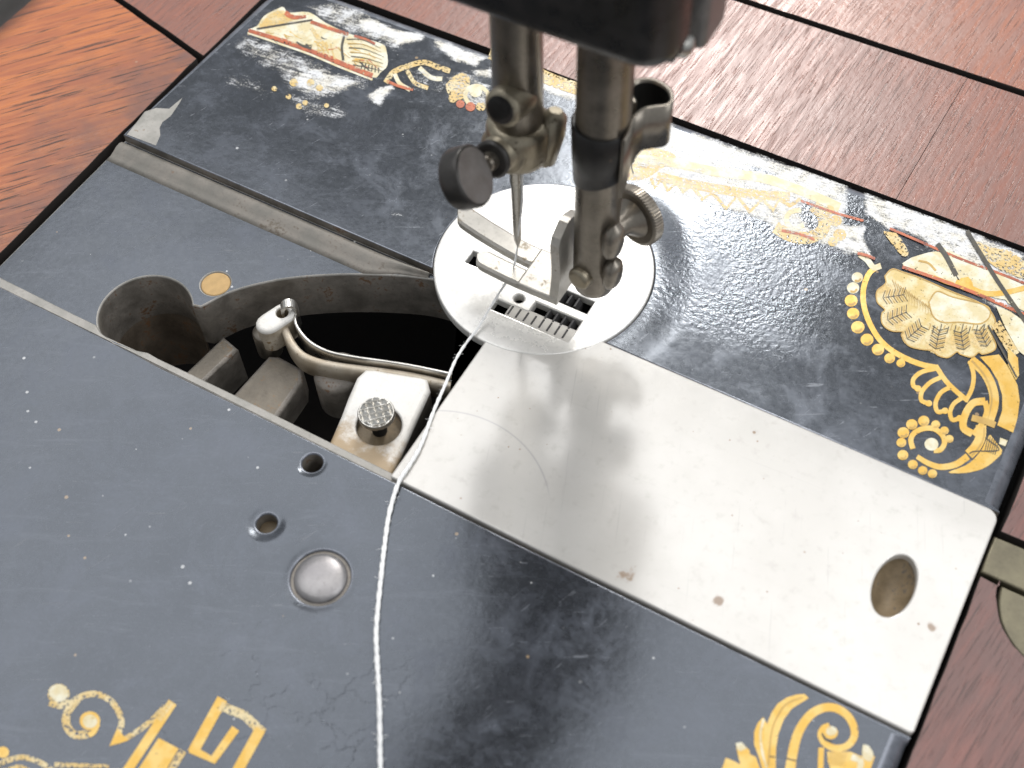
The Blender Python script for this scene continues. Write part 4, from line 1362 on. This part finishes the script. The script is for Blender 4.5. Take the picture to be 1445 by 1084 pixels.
D.build('decal', 'gold leaf and volute decal at the bed corner')
# --- chipped paint at the channel corner
D = Decal(0, 0, 4.8167)
D.z = 0.02
D.mb.mat('bare')
D.poly([(862, 915), (900, 870), (985, 760), (1060, 735), (1150, 740), (1240, 665), (1215, 710), (1160, 790), (1105, 830), (1085, 870), (1090, 920), (1060, 990)], 'bare', 0, False)
D.build('paint_chip', 'bare tan patch where the paint has chipped')

# ================================================================== THE THREAD
tp = [(732, 335, 16.5), (729, 356, 13.5), (724, 380, 10.6), (716, 396, 7.0), (704, 414, 4.0), (690, 437, 2.2), (675, 462, 1.3), (658, 484, 1.0), (643, 508, 0.9), (629, 541, 0.85),
      (612, 580, 0.8), (594, 628, 0.85), (578, 656, 0.9), (562, 682, 0.8), (549, 726, 0.5), (542, 775, 0.5), (536, 830, 0.48), (531, 888, 0.48), (532, 930, 0.48), (535, 985, 0.48), (536, 1040, 0.48), (537, 1090, 0.48), (541, 1150, 0.48), (549, 1230, 0.48), (545, 1320, 0.48), (515, 1420, 0.48), (470, 1540, 0.48)]
pts = [(*U(u, v, z), z) for u, v, z in tp]
pts = smooth_path(pts, 8)
P_ = np.array(pts)
L_ = np.r_[0, np.cumsum(np.linalg.norm(np.diff(P_, axis=0), axis=1))]
S_ = np.arange(0, L_[-1], 0.16)
C_ = np.c_[[np.interp(S_, L_, P_[:, k]) for k in range(3)]].T
T_ = np.gradient(C_, axis=0); T_ /= np.linalg.norm(T_, axis=1)[:, None]
A_ = np.cross(T_, (0, 0, 1.0)); A_ /= np.linalg.norm(A_, axis=1)[:, None]
B_ = np.cross(A_, T_)
th = MB('thread')
for ply in range(2):
    ph = math.pi * ply + S_ * 2 * math.pi / 3.4 + 0.8 * np.sin(S_ * 0.37)
    R_ = 0.17 + 0.25 * np.clip(S_ / 60, 0, 1) + 0.025 * np.sin(S_ * 1.7 + ply)
    Q_ = C_ + (A_ * np.cos(ph)[:, None] + B_ * np.sin(ph)[:, None]) * (R_ * 0.20)[:, None]
    th.tube([tuple(q) for q in Q_], [float(r_ * 0.80) for r_ in R_], 'thread', 7)
o = th.build('sewing_thread')
o['label'] = 'white cotton thread trailing from the needle over the plates and bed'
o['category'] = 'thread'
PINV[o.name] = Matrix.Identity(4)
# strand running down the side of the needle
up = [(NB[0] + 2.6, NB[1] - 1.0, 41.0), (NEEDLE[0] + 1.3, NEEDLE[1] + 0.1, 34.0), (NEEDLE[0] + 1.0, NEEDLE[1] + 0.1, 26.0), (NEEDLE[0] + 0.4, NEEDLE[1] - 0.4, 18.5), pts[0]]
st = MB('thread')
st.tube(smooth_path(up, 6), 0.2, 'thread', 8)
st.build('needle_strand', o)
fz = MB('thread')
for k in range(220):
    i = random.randrange(20, len(pts) - 10)
    p = Vector(pts[i]); d = Vector((random.uniform(-1, 1), random.uniform(-1, 1), random.uniform(0.0, 0.5))).normalized()
    e = Vector((random.uniform(-1, 1), random.uniform(-1, 1), 0)).normalized()
    L_ = random.uniform(0.5, 1.2)
    fz.tube([p, p + d * L_ * 0.6, p + d * L_ + e * 0.3], 0.022, 'thread', 4)
fz.build('fibre', o, kind='stuff')
